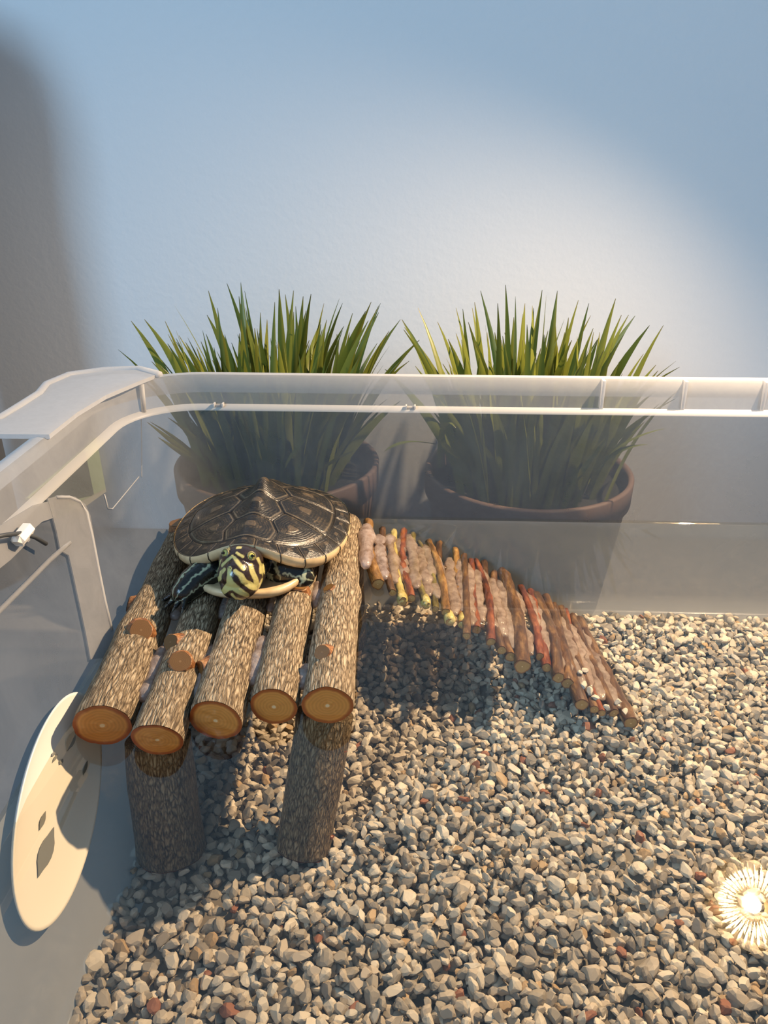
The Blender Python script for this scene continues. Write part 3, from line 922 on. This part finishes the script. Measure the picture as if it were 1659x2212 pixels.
carap = None
def scute_patch(poly, center, parent, arc=None, name='scute', rings=10, lift=0.00045):
    """poly: shell coordinates around the scute; a fan from the areola to the seams"""
    nb = 44
    L = [0]
    for i in range(len(poly)):
        a, b = poly[i], poly[(i + 1) % len(poly)]
        L.append(L[-1] + math.hypot(a[0] - b[0], a[1] - b[1]))
    bd = []
    for k in range(nb):
        s = L[-1] * k / nb
        i = max(j for j in range(len(poly)) if L[j] <= s + 1e-9)
        a, b = poly[i], poly[(i + 1) % len(poly)]
        q = (s - L[i]) / max(L[i + 1] - L[i], 1e-9)
        bd.append((a[0] + (b[0] - a[0]) * q, a[1] + (b[1] - a[1]) * q))
    V = [shell_p(*center, lift * 1.1)]
    T = [0.0]
    for j in range(1, rings + 1):
        t = j / rings
        for (bx, by) in bd:
            x, y = center[0] + (bx - center[0]) * t * 0.996, center[1] + (by - center[1]) * t * 0.996
            step_ = 0.00010 * ((t * 6) % 1.0)
            dz = lift * (1 - max(0, (t - 0.80) / 0.20) ** 2 * 1.2) - step_ + (0.0003 if t < .24 else 0)
            V.append(shell_p(x, y, dz)); T.append(t)
    Fc = [(0, 1 + k, 1 + (k + 1) % nb) for k in range(nb)]
    for j in range(rings - 1):
        for k in range(nb):
            k2 = (k + 1) % nb
            Fc.append((1 + j * nb + k, 1 + (j + 1) * nb + k, 1 + (j + 1) * nb + k2, 1 + j * nb + k2))
    # face outwards
    n = (V[Fc[0][1]] - V[0]).cross(V[Fc[0][2]] - V[0])
    if n.z < 0: Fc = [f[::-1] for f in Fc]
    o = mesh(name, V, Fc, M['scute'], parent)
    attr(o, 't', T)
    return o
# base of the carapace (dark, under the scutes)
V, Fc = [], []
nr, na = 22, 96
V.append(shell_p(0, 0, -0.0002))
for j in range(1, nr + 1):
    for k in range(na):
        x, y = ring(2 * math.pi * k / na, j / nr * 0.998)
        V.append(shell_p(x, y, -0.0002))
for k in range(na): Fc.append((0, 1 + (k + 1) % na, 1 + k))
for j in range(nr - 1):
    for k in range(na):
        k2 = (k + 1) % na
        Fc.append((1 + j * na + k, 1 + j * na + k2, 1 + (j + 1) * na + k2, 1 + (j + 1) * na + k))
carap = mesh('carapace', V, Fc, M['seam'], turtle)
RI = 0.83
def arc(a0, a1, r=RI, n=8): return [ring(a0 + (a1 - a0) * k / n, r) for k in range(n + 1)]
def ang_of(x, y): return math.atan2(x, y)
zz = {'v1': [(.24, .80)], }
Vp = [(.20, .46), (.30, .28), (.20, .10), (.31, -.09), (.20, -.28), (.29, -.45), (.16, -.60)]
a1 = 0.30; a5 = math.pi - 0.38
s1, s2, s3 = 1.12, 1.72, 2.24                         # where costal seams meet the marginal ring
verts_ = [
    (arc(-a1, a1) + [(.29, .62), (.20, .46), (-.20, .46), (-.29, .62)], (0, .62)),
    ([(.20, .46), (.30, .28), (.20, .10), (-.20, .10), (-.30, .28), (-.20, .46)], (0, .26)),
    ([(.20, .10), (.31, -.09), (.20, -.28), (-.20, -.28), (-.31, -.09), (-.20, .10)], (0, -.12)),
    ([(.20, -.28), (.29, -.45), (.16, -.60), (-.16, -.60), (-.29, -.45), (-.20, -.28)], (0, -.46)),
    ([(.16, -.60)] + arc(a5, 2 * math.pi - a5) + [(-.16, -.60)], (0, -.70))]
for poly, c in verts_: scute_patch(poly, c, carap, name='vertebral_scute')
cost = [([(.29, .62), (.20, .46), (.30, .28)] + arc(s1, a1), (.42, .52)),
        ([(.30, .28), (.20, .10), (.31, -.09)] + arc(s2, s1), (.50, .13)),
        ([(.31, -.09), (.20, -.28), (.29, -.45)] + arc(s3, s2), (.48, -.25)),
        ([(.29, -.45), (.16, -.60)] + arc(a5, s3), (.38, -.58))]
for poly, c in cost:
    scute_patch(poly, c, carap, name='costal_scute')
    scute_patch([(-x, y) for x, y in poly], (-c[0], c[1]), carap, name='costal_scute')
nm = 25
for k in range(nm):
    a0, a1_ = 2 * math.pi * (k - 0.5) / nm, 2 * math.pi * (k + 0.5) / nm
    poly = arc(a0, a1_, RI, 4) + arc(a1_, a0, 1.0, 4)
    scute_patch(poly, ring((a0 + a1_) / 2, 0.90), carap, name='marginal_scute', rings=5, lift=0.0004)
# cream underside of the marginals
V, Fc = [], []
prof = [(1.000, 0.0004, 0), (1.006, -0.0006, 0), (1.000, -0.0022, 0), (0.965, -0.0040, 0), (0.88, -0.0052, 0), (0.80, -0.0050, 0)]
na = 150
for (r_, dz, _) in prof:
    for k in range(na):
        an = 2 * math.pi * k / na
        x, y = ring(an, min(r_, 1.0))
        p = shell_p(x, y, 0)
        x2, y2 = ring(an, r_)
        zr = shell_p(*ring(an, 1.0)).z
        V.append(Vector((SX + x2 * A_, SY - y2 * B_, zr + dz)))
for j in range(len(prof) - 1):
    for k in range(na):
        k2 = (k + 1) % na
        Fc.append((j * na + k, (j + 1) * na + k, (j + 1) * na + k2, j * na + k2))
under = mesh('marginal_underside', V, Fc, M['cream'], turtle)
for k in range(nm):
    an = 2 * math.pi * (k - 0.5) / nm
    pts = []
    for (r_, dz, _) in prof[:5]:
        x2, y2 = ring(an, r_ + 0.002)
        pts.append(Vector((SX + x2 * A_, SY - y2 * B_, shell_p(*ring(an, 1.0)).z + dz)))
    Vt, Ft = tube(pts, 0.00022, 5)
    mesh('marginal_seam', Vt, Ft, M['seam'], under)
# plastron: a boat shaped plate with an upturned front lip
V, Fc = [], []
PA, PB, PC = 0.0225, 0.0432, SY - 0.0005
nP, rows = 72, [(0.0, 0.0), (0.6, 0.0), (0.88, 0.0), (0.96, 0.0005), (1.0, 0.0020), (1.006, 0.0034), (0.99, 0.0042), (0.96, 0.0042), (0.90, 0.0032), (0.0, 0.0028)]
def plas(an, r):
    x, y = math.sin(an), math.cos(an)
    kx = 1.0 + 0.10 * math.cos(2 * an)
    q = (abs(x) ** 2.9 + abs(y) ** 2.9) ** (1 / 2.9)
    return Vector((SX - 0.0005 + x / q * PA * r, PC - y / q * PB * r * (1.0 if y > 0 else 0.86), 0))
for (r_, z) in rows:
    for k in range(nP):
        an = 2 * math.pi * k / nP
        p = plas(an, r_)
        lift = 0.0006 * max(0, math.cos(an)) ** 3 * r_ ** 4
        V.append(Vector((p.x, p.y, SZ + z + lift)))
for j in range(len(rows) - 1):
    for k in range(nP):
        k2 = (k + 1) % nP
        Fc.append((j * nP + k, j * nP + k2, (j + 1) * nP + k2, (j + 1) * nP + k))
pl = mesh('plastron', V, Fc, M['cream'], turtle)
# bridges joining plastron and marginals
for sgn in (-1, 1):
    V, Fc = [], []
    nn = 10
    for i in range(nn + 1):
        y = -0.55 + 1.05 * i / nn
        xin = PA * 0.96 * (1 - max(0, y) ** 3 * .2)
        xr, _y = ring(math.atan2(math.sqrt(max(0, 1 - y * y)), y), 0.985)
        for j in range(6):
            q = j / 5
            x = xin + (abs(xr) * A_ - xin) * q
            z = 0.0028 + (0.0058 - 0.0028) * q ** 1.6 
            V.append(Vector((SX + sgn * x, SY - y * B_, SZ + z)))
    for i in range(nn):
        for j in range(5):
            Fc.append((i * 6 + j, i * 6 + j + 1, (i + 1) * 6 + j + 1, (i + 1) * 6 + j))
    mesh('bridge', V, Fc, M['cream'], turtle)

# ---- one continuous skin: trunk, neck, head, arms, hind legs
def ellipsoid(c, rad, rot=None, sub=4):
    v, f = ico(sub)
    v = v * np.array(rad)
    if rot is not None: v = v @ np.array(rot).T
    return v + np.array(c), f
HC = Vector(onplane(519, 1238, (0, 0.2265, 0), Vector((0, 1, 0))))      # head centre
fw = Vector((0.0, -0.90, 0.43)).normalized()                             # the way the face looks
hr = Vector((1, 0.02, 0)).normalized()
hu = hr.cross(-fw).normalized() if False else fw.cross(hr).normalized()
if hu.z < 0: hu = -hu
HM = np.array([[hr.x, fw.x, hu.x], [hr.y, fw.y, hu.y], [hr.z, fw.z, hu.z]])
pieces = []
def add(vf): pieces.append(vf)
add(ellipsoid((SX, SY + 0.002, SZ + 0.0085), (0.0255, 0.0300, 0.0065)))
add(ellipsoid(HC + fw * -0.0005 + hu * -0.0005, (0.0077, 0.0085, 0.0083), HM))
add(ellipsoid(HC + fw * 0.0035 + hu * -0.0002, (0.0055, 0.0062, 0.0058), HM))
add(ellipsoid(HC + fw * 0.002 + hu * -0.0042, (0.0062, 0.0060, 0.0048), HM))
add(ellipsoid(HC + fw * -0.006 + hu * 0.0005, (0.0080, 0.0085, 0.0075), HM))
add(ellipsoid(HC + fw * -0.0012 + hu * 0.0042, (0.0076, 0.0075, 0.0056), HM))
add(ellipsoid((SX - 0.001, SY - 0.0215, SZ + 0.0095), (0.0225, 0.0110, 0.0056)))
nb0, nb1 = HC + fw * -0.006, Vector((SX - 0.002, SY - 0.020, SZ + 0.0088))
for k in range(7):
    q = k / 6
    add(ellipsoid(nb0.lerp(nb1, q), (0.0078 + 0.002 * q, 0.006, 0.0068 - 0.001 * q)))
def limb(pts, rads, n=7):
    pts = [Vector(p) for p in pts]
    for i in range(len(pts) - 1):
        for k in range(n + (1 if i == len(pts) - 2 else 0)):
            q = k / n
            r = rads[i] + (rads[i + 1] - rads[i]) * q
            add(ellipsoid(pts[i].lerp(pts[i + 1], q), (r, r, r), sub=3))
# turtle's right arm (picture left): out over the next log, foot down on it
armL = [Vector((SX - 0.012, SY - 0.022, SZ + 0.0085)), Vector(ony(452, 1232, SY - 0.031)), Vector(ony(418, 1258, SY - 0.036)), Vector(ony(396, 1280, SY - 0.040))]
limb(armL, [0.0058, 0.0062, 0.0055, 0.0044])
# turtle's left arm (picture right): folded under the shell edge
armR = [Vector((SX + 0.010, SY - 0.020, SZ + 0.0090)), Vector(ony(612, 1232, SY - 0.0275)), Vector(ony(646, 1243, SY - 0.0275)), Vector(ony(640, 1262, SY - 0.0290)), Vector(ony(600, 1272, SY - 0.0300))]
limb(armR, [0.0064, 0.0070, 0.0058, 0.0042, 0.0032])
for sgn in (-1, 1):
    limb([(SX + sgn * 0.016, SY + 0.020, SZ + 0.007), (SX + sgn * 0.024, SY + 0.028, SZ + 0.004), (SX + sgn * 0.026, SY + 0.034, SZ + 0.001)], [0.005, 0.004, 0.0028])
# toes of the outstretched foot
toes = []
fdir = (armL[3] - armL[2]).normalized()
fs = fdir.cross(Vector((0, 0, 1))).normalized()
for k in range(4):
    a = (k - 1.5) * 0.38
    d = (fdir * math.cos(a) + fs * math.sin(a)).normalized()
    p = armL[3] + d * 0.0022 + fs * (k - 1.5) * 0.0012
    limb([p, p + d * 0.0034 + Vector((0, 0, -0.0006))], [0.0013, 0.0009], n=4)
    toes.append((p + d * 0.0036 + Vector((0, 0, -0.0006)), d))
VV = np.concatenate([p[0] for p in pieces])
off, FF = 0, []
for v, f in pieces:
    FF.append(f + off); off += len(v)
FF = np.concatenate(FF)
tmp = bpy.data.meshes.new('tmp_skin')
tmp.from_pydata(VV.tolist(), [], FF.tolist())
to = bpy.data.objects.new('tmp_skin', tmp)
COL.objects.link(to)
rm = to.modifiers.new('r', 'REMESH'); rm.mode = 'VOXEL'; rm.voxel_size = 0.00030
sm = to.modifiers.new('s', 'SMOOTH'); sm.iterations = 5; sm.factor = 0.5
bpy.context.view_layer.update()
dg = bpy.context.evaluated_depsgraph_get()
skin_me = bpy.data.meshes.new_from_object(to.evaluated_get(dg))
bpy.data.objects.remove(to); bpy.data.meshes.remove(tmp)
skin_me.name = 'body'
n = len(skin_me.vertices)
co = np.empty(n * 3); skin_me.vertices.foreach_get('co', co); co = co.reshape(-1, 3)
# markings: yellow strokes on the face in the head's own frame (units: 1/100 mm right, down)
ZX, ZY = 545.0, 500.0                                   # centre of the drawn face
ZS = 1 / (6.9125 * 6.32) / 1000 * 1.0                   # metres per drawing unit
ST = [([(468, 405), (468, 490)], 32, 30), ([(468, 490), (470, 560), (480, 660)], 30, 66), ([(480, 640), (410, 700), (350, 755)], 62, 40), ([(500, 640), (600, 735), (690, 800)], 62, 34),
      ([(555, 440), (640, 505), (672, 590), (760, 670), (830, 700)], 30, 52), ([(742, 360), (775, 470), (812, 570), (820, 690)], 27, 30), ([(830, 700), (848, 800), (805, 818)], 26, 22),
      ([(505, 250), (590, 335), (670, 408)], 22, 26), ([(535, 185), (630, 240)], 16, 18), ([(525, 115), (575, 112)], 18, 16), ([(825, 270), (858, 370), (868, 485)], 16, 15),
      ([(475, 235), (400, 295), (318, 372)], 20, 22), ([(378, 425), (315, 480), (290, 560), (215, 600)], 28, 38), ([(282, 305), (240, 400), (208, 560), (198, 600), (255, 700), (335, 775)], 13, 12),
      ([(490, 790), (530, 850), (610, 875)], 22, 18), ([(880, 480), (893, 560), (850, 660)], 10, 10), ([(300, 180), (330, 215), (390, 225)], 9, 9), ([(380, 120), (410, 145)], 10, 10)]
def seg_dist(P2, a, b, w0, w1):
    a, b = np.array(a, float), np.array(b, float)
    d = b - a
    t = np.clip(((P2 - a) @ d) / (d @ d), 0, 1)
    q = a + t[:, None] * d
    return np.linalg.norm(P2 - q, axis=1) - (w0 + (w1 - w0) * t)
rel = co - np.array(HC)
hx, hf, hz = rel @ np.array(hr), rel @ np.array(fw), rel @ np.array(hu)
P2 = np.stack([ZX + hx / ZS, ZY - hz / ZS], 1)
wobn = np.array([noise.noise(Vector(c) * 900) for c in co])
dist = np.full(n, 1e9)
for pts, w0, w1 in ST:
    m = len(pts) - 1
    for i in range(m):
        dist = np.minimum(dist, seg_dist(P2, pts[i], pts[i + 1], w0 + (w1 - w0) * i / m, w0 + (w1 - w0) * (i + 1) / m))
ishead = (hf > -0.004) & (np.abs(hx) < 0.0100) & (np.abs(hz) < 0.0105)
base = np.tile(np.array([0.008, 0.008, 0.007]), (n, 1))
yel = np.array([0.47, 0.42, 0.15]); brown = np.array([0.020, 0.009, 0.006]); pale = np.array([0.38, 0.41, 0.27])
k = np.clip((dist + wobn * 5) / -8.0 + 0.5, 0, 1)
k[~ishead] = 0
colr = base.copy()
colr[ishead] = brown
colr = colr * (1 - k[:, None]) + yel * k[:, None]
# limbs: stripes that run along the arm
def stripes(path, side_n, spec, rmax):
    P_ = [np.array(p) for p in path]
    best = np.full(n, 1e9); ca = np.zeros(n)
    for i in range(len(P_) - 1):
        d = P_[i + 1] - P_[i]
        t = np.clip(((co - P_[i]) @ d) / (d @ d), 0, 1)
        q = P_[i] + t[:, None] * d
        w = co - q
        r = np.linalg.norm(w, axis=1)
        an = d / np.linalg.norm(d)
        uu = np.array(side_n) - an * (np.array(side_n) @ an); uu /= np.linalg.norm(uu)
        vv = np.cross(an, uu)
        ang = np.arctan2(w @ vv, w @ uu)
        better = r < best
        best[better] = r[better]; ca[better] = ang[better]
    near = (best < rmax) & ~ishead
    kk = np.zeros(n)
    for a0, wd in spec:
        dd = np.abs((ca - a0 + wobn * 0.16 + math.pi) % (2 * math.pi) - math.pi)
        kk = np.maximum(kk, np.clip((wd - dd) / 0.06 + 0.5, 0, 1))
    kk[~near] = 0
    return kk
for path, spec in ((armL, [(0.75, 0.09), (-0.05, 0.07), (-0.75, 0.05), (1.7, .05), (-1.5, .05)]), (armR[:3], [(0.85, 0.05), (0.2, 0.07), (-0.55, 0.06)]), (armR[2:], [(0.6, .1), (-0.5, .1)])):
    kk = stripes(path, (0, -0.8, 0.6), spec, 0.0090)
    colr = colr * (1 - kk[:, None]) + pale * kk[:, None]
body = link('body', skin_me, M['skin'], turtle)
body.data.materials.clear(); body.data.materials.append(M['skin'])
attr(body, 'col', np.concatenate([colr, np.ones((n, 1))], 1), 'FLOAT_COLOR')
for p, d in toes:
    V, Fc = tube([p, p + d * 0.0012, p + d * 0.0024 + Vector((0, 0, -0.0005))], [0.0005, 0.0004, 0.0001], 8)
    mesh('claw', V, Fc, plain('claw_horn', (0.10, 0.09, 0.07), 0.3) if 'claw' not in M else M['claw'], body)
# eyes
EYE = {'r': (735, 238), 'l': (372, 198)}
for kx in EYE.values():
    ex_, ez_ = (kx[0] - ZX) * ZS, -(kx[1] - ZY) * ZS
    # push out to the skin
    dd = np.hypot(hx - ex_, hz - ez_) + np.where(hf > -0.004, 0, 1)
    j = np.argsort(dd)[:12]
    ec = HC + hr * ex_ + hu * ez_ + fw * float(hf[j].max() - 0.0009)
    side = 1 if ex_ > 0 else -1
    axis = (fw * 0.8 + hr * side * 0.55 + hu * 0.15).normalized()
    v, f_ = ico(3)
    e = mesh('eye', [ec + Vector(x) * 0.00125 for x in v], f_, plain('eye_iris', (0.50, 0.46, 0.12), 0.12), body)
    a, s, u = frame(axis)
    pv = []
    for q in range(16):
        an = 2 * math.pi * q / 16
        pv.append(ec + axis * 0.00121 + s * math.cos(an) * 0.00055 + u * math.sin(an) * 0.00055)
    V, Fc = slab(pv, axis, 0.00012)
    mesh('pupil', V, Fc, M['eye_black'], e, smooth=False)
    V, Fc = tube([ec + axis * 0.00104 + hr * q * 0.0013 * 1.0 for q in (-0.7, -.35, 0, .35, 0.7)], 0.0003, 6)
    mesh('eye_bar', V, Fc, M['eye_black'], e)
    lid = []
    for q in range(21):
        an = 2 * math.pi * q / 20
        lid.append(ec + axis * 0.00045 + s * math.cos(an) * 0.00132 + u * math.sin(an) * 0.00132)
    V, Fc = tube(lid, 0.0004, 8)
    o = mesh('eyelid', V, Fc, plain('eyelid_skin', (0.20, 0.17, 0.07), 0.3), body)
for s_ in (-1, 1):
    q = HC + hr * ((468 + s_ * 16 - ZX) * ZS) + hu * (-(398 - ZY) * ZS)
    dd = np.hypot(hx - (q - HC).dot(hr), hz - (q - HC).dot(hu)) + np.where(hf > 0, 0, 1)
    j = int(np.argmin(dd))
    v, f_ = ico(2)
    mesh('nostril', [Vector(co[j]) + Vector(x) * 0.00022 for x in v], f_, M['eye_black'], body)

# ================================================================== POTTED GRASS
def blade_mesh(root, mid, tip, w, fold=0.25, side=None):
    n = 9
    V, T = [], []
    root, mid, tip = Vector(root), Vector(mid), Vector(tip)
    s = side if side is not None else Vector((1, 0, 0))
    for i in range(n + 1):
        t = i / n
        p = root * (1 - t) ** 2 + mid * 2 * t * (1 - t) + tip * t * t
        tn = ((mid - root) * (1 - t) + (tip - mid) * t).normalized()
        sd = (s - tn * s.dot(tn)).normalized()
        nn = tn.cross(sd)
        ww = w * (0.75 + 0.5 * t) if t < 0.45 else w * 0.975 * (1 - ((t - 0.45) / 0.55) ** 1.7)
        ww = max(ww, 0.00012)
        V += [p - sd * ww + nn * ww * fold, p, p + sd * ww + nn * ww * fold]
        T += [t, t, t]
    Fc = []
    for i in range(n):
        for j in range(2):
            Fc.append((i * 3 + j, i * 3 + j + 1, (i + 1) * 3 + j + 1, (i + 1) * 3 + j))
    return V, Fc, T
def grass_pot(cpx, label, heroes, drapes, seed, nblades, dy=0.0):
    g = random.Random(seed)
    yc = 0.388 + dy
    c = ony(cpx[0], cpx[1], yc)
    zr = c.z                                            # rim height
    root = empty('potted_grass', (c.x, yc, TABLE_Z), label, 'potted grass')
    D = 0.0555
    prof = [(0.0, 0.0), (D * 0.80, 0.0), (D * 0.82, 0.001), (D * 0.955, zr - TABLE_Z - 0.016), (D * 0.965, zr - TABLE_Z - 0.014), (D * 0.995, zr - TABLE_Z - 0.0135), (D, zr - TABLE_Z - 0.001), (D * 0.99, zr - TABLE_Z), (D * 0.955, zr - TABLE_Z),
            (D * 0.94, zr - TABLE_Z - 0.002), (D * 0.90, zr - TABLE_Z - 0.02), (0.0, zr - TABLE_Z - 0.02)]
    V, Fc = lathe([(max(r, 1e-5), z) for r, z in prof], 72)
    mesh('pot', V, Fc, M['pot'], root, local=True)
    V, Fc = [], []
    nn, rr_ = 36, 8
    for j in range(rr_ + 1):
        for k in range(nn):
            a = 2 * math.pi * k / nn
            r = max(D * 0.93 * j / rr_, 1e-5)
            V.append(Vector((r * math.cos(a), r * math.sin(a), zr - TABLE_Z - 0.010 + 0.002 * noise.noise(Vector((r * 80 * math.cos(a), r * 80 * math.sin(a), seed))))))
    for j in range(rr_):
        for k in range(nn):
            Fc.append((j * nn + k, j * nn + (k + 1) % nn, (j + 1) * nn + (k + 1) % nn, (j + 1) * nn + k))
    mesh('soil', V, Fc, M['soil'], root, local=True)
    base = Vector((c.x, yc, TABLE_Z))
    zs = zr - TABLE_Z - 0.011
    def put(rt, md, tp, w):
        side = Vector((g.uniform(-1, 1), g.uniform(-.6, .6), 0)) + Vector((0.8, 0, 0))
        V, Fc, T = blade_mesh(rt, md, tp, w, g.uniform(.1, .4), side.normalized())
        o = mesh('blade', V, Fc, M['grass'], root, local=True)
        attr(o, 'along', T)
    for (u, v) in heroes:
        yt = yc + g.uniform(-0.030, 0.035)
        tp = ony(u, v, yt) - base
        rt = Vector((max(-0.036, min(0.036, tp.x * 0.52 + g.uniform(-.006, .006))), g.uniform(-0.03, 0.03), zs))
        md = rt.lerp(tp, 0.5) + Vector((-tp.x * 0.10, 0, 0.012))
        put(rt, md, tp, g.uniform(0.0018, 0.0028))
    for (u0, v0, u1, v1, um, vm) in drapes:
        tp, rt, md = ony(u0, v0, yc - 0.045) - base, ony(u1, v1, yc - 0.030) - base, ony(um, vm, yc - 0.042) - base
        rt.z = max(rt.z, zs)
        put(rt, md, tp, 0.0016)
    for i in range(nblades):
        a = g.uniform(0, 2 * math.pi); r = 0.037 * math.sqrt(g.random())
        rt = Vector((r * math.cos(a), r * math.sin(a), zs))
        lean = 1.25 + 0.75 * g.random()
        h = g.uniform(0.055, 0.104) * (1.04 - 0.35 * (r / 0.037) ** 2 * g.random())
        k = g.uniform(0.75, 1.0)
        tp = Vector((rt.x * lean + g.gauss(0, 0.008), rt.y * min(lean, 1.25) + g.gauss(0, 0.006), zs + h * k))
        tp.y = min(tp.y, WALL_Y - yc - 0.006)
        md = rt.lerp(tp, 0.55) + Vector((-(tp.x - rt.x) * .22, -(tp.y - rt.y) * .22, h * 0.06))
        put(rt, md, tp, g.uniform(0.0016, 0.0027))
    return root
HL = [(255, 755), (283, 693), (312, 690), (377, 660), (374, 745), (363, 722), (450, 628), (447, 680), (490, 612), (520, 610), (516, 640), (603, 625), (627, 668), (672, 635), (655, 640), (700, 655), (740, 655),
      (802, 652), (790, 672), (818, 675), (865, 690), (880, 765), (884, 780), (577, 690), (560, 720), (640, 700), (690, 700)]
HRt = [(868, 690), (872, 712), (903, 665), (945, 695), (985, 665), (1038, 628), (1020, 665), (1075, 655), (1092, 615), (1113, 640), (1134, 655), (1180, 637), (1204, 628), (1272, 655), (1330, 645), (1265, 690), (1358, 680), (1372, 682),
       (1403, 703), (1460, 780), (1468, 793), (1487, 826), (985, 720), (1235, 735), (1385, 800), (1325, 750), (1150, 660)]
grass_pot((600, 992), 'brown pot of green grass blades standing behind the turtle', HL,
          [(318, 912, 450, 1020, 395, 970), (342, 945, 440, 1010, 400, 985), (608, 912, 600, 1040, 615, 960), (672, 940, 600, 1040, 620, 975), (680, 955, 650, 1030, 655, 980), (520, 905, 565, 1040, 535, 960), (775, 972, 690, 1020, 730, 985)], 3, 225, 0.002)
grass_pot((1140, 1010), 'brown pot of green grass blades standing behind the twig ramp', HRt,
          [(975, 957, 1010, 1000, 930, 950), (830, 975, 940, 960, 870, 945), (985, 924, 950, 1010, 950, 880), (1440, 925, 1290, 1010, 1340, 940), (1400, 960, 1290, 1010, 1330, 960), (1255, 1010, 1245, 1070, 1255, 1030)], 9, 225, 0.0)

# ================================================================== LAMP
# its mirror image lies in the water; the lamp itself hangs outside the picture, over the right side of the tub
hit = onz(1622, 1950, 0.0)
dv = (hit - CO).normalized()
LDEP = 0.36                                           # how far the light travels from water to lamp
LPOS = hit + Vector((dv.x, dv.y, -dv.z)) * LDEP
AIM = Vector((hit.x - 0.028, hit.y + 0.030, 0.0))
ld = (AIM - LPOS).normalized()
lamp = empty('halogen_lamp', LPOS, 'lit halogen lamp with fluted round reflector mirrored in the water', 'lamp')
LRo = 0.5 * 196 * ((hit - CO).length + LDEP) / math.hypot(F, math.hypot(1622 - W / 2, 1950 - HH / 2)) * 1.0
a, s, u = frame(ld)
def lp(x, y, z): return LPOS + s * x + u * y + a * z
nf = 36
V, Fc = [], []
prof = [(0.22, -0.62), (0.34, -0.58), (0.55, -0.45), (0.75, -0.27), (0.90, -0.08), (0.97, 0.0)]
for (r, z) in prof:
    for k in range(nf * 2):
        an = math.pi * k / nf
        rr = r * (1 + (0.022 if k % 2 else -0.022) * (0.3 + r))
        V.append(lp(rr * LRo * math.cos(an), rr * LRo * math.sin(an), z * LRo + (0.018 * LRo if k % 2 else 0)))
m = nf * 2
for i in range(len(prof) - 1):
    for k in range(m):
        Fc.append((i * m + k, i * m + (k + 1) % m, (i + 1) * m + (k + 1) % m, (i + 1) * m + k))
mesh('reflector', V, Fc, M['dichroic'], lamp, smooth=False)
for k in range(nf):
    an = 2 * math.pi * k / nf
    V, Fc = tube([lp(r * LRo * .965 * math.cos(an), r * LRo * .965 * math.sin(an), z * LRo + 0.012 * LRo) for r, z in prof[1:]], [LRo * 0.010 * (0.5 + r) for r, z in prof[1:]], 5)
    mesh('reflector_shadow_line', V, Fc, M['flute_shadow'], lamp)  # thin dark tubes in place of the shadows between flutes
V0, Fc = lathe([(0.965, 0.02), (0.99, 0.03), (1.02, 0.0), (1.02, -0.06), (0.985, -0.07), (0.80, -0.32), (0.50, -0.58), (0.30, -0.70), (0.30, -1.0), (1e-4, -1.0)], 64)
mesh('housing', [lp(v.x * LRo, v.y * LRo, v.z * LRo) for v in V0], Fc, M['black'], lamp)
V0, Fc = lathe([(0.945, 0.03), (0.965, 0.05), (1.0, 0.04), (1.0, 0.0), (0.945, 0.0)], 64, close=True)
mesh('glass_rim', [lp(v.x * LRo, v.y * LRo, v.z * LRo) for v in V0], Fc, plain('lit_glass_rim', (0.9, 0.75, 0.55), 0.2), lamp)  # warm lamplight put into the rim colour
t_ = NT('hot_filament')
em = t_.n('Emission', {'Color': (1.0, 0.80, 0.50), 'Strength': 150.0}).outputs[0]
M['hot'] = t_.done(em)
V, Fc = tube([lp(0, 0, -0.58 * LRo), lp(0, 0, -0.5 * LRo), lp(0, 0, -0.2 * LRo), lp(0, 0, -0.12 * LRo)], [0.10 * LRo, 0.17 * LRo, 0.17 * LRo, 0.05 * LRo], 16)
mesh('bulb', V, Fc, M['hot'], lamp)
pts = []
e0 = lp(0, 0, -1.0 * LRo)
cl = Vector((sect(RIM_HI)[1] + 0.012, 0.335, RIM_HI))
for k in range(15):
    q = k / 14
    b1 = e0 - a * 0.05
    b2 = cl + Vector((0.01, 0.01, 0.14))
    pts.append(e0 * (1 - q) ** 3 + b1 * 3 * q * (1 - q) ** 2 + b2 * 3 * q * q * (1 - q) + cl * q ** 3)
V, Fc = tube(pts, 0.005, 12)
mesh('gooseneck', V, Fc, M['black'], lamp)
V, Fc = box((cl.x, 0.325, RIM_HI + 0.003), (0.030, 0.034, 0.010))
cb_ = mesh('clamp', V, Fc, M['black'], lamp, smooth=False)
sp = light('halogen_lamp_offscreen', 'SPOT', lp(0, 0, -0.02 * LRo), AIM, 14.5, (1.0, 0.73, 0.47), spot_size=R(150), spot_blend=1.0, shadow_soft_size=0.004)

# ================================================================== UNSEEN SHAPE ADDED TO SHADE THE LEFT OF THE WALL
V0, Fc = lathe([(1e-4, 0.0), (0.030, 0.0), (0.033, 0.003), (0.033, 0.22), (0.031, 0.25), (0.034, 0.256), (0.036, 0.30), (0.030, 0.318), (0.012, 0.325), (1e-4, 0.326)], 48)
bx, by = -0.266, 0.395
bt = empty('shadow_blocker', (bx, by, TABLE_Z), 'unseen tall grey bottle with rounded cap standing beside the tub', 'blocker')
mesh('blocker_body', [Vector((v.x, v.y, v.z)) for v in V0[:5 * 48]], Fc[:4 * 48], M['blocker'], bt, local=True)
mesh('cap', [Vector((v.x, v.y, v.z)) for v in V0[5 * 48:]] , [tuple(i - 5 * 48 for i in f) for f in Fc[5 * 48:]], M['blocker'], bt, local=True)
print('gravel', cnt, 'skin', n, 'lamp', LPOS, LRo, 'dish', ra_, rb_, 'shell', SX, 'head', HC)
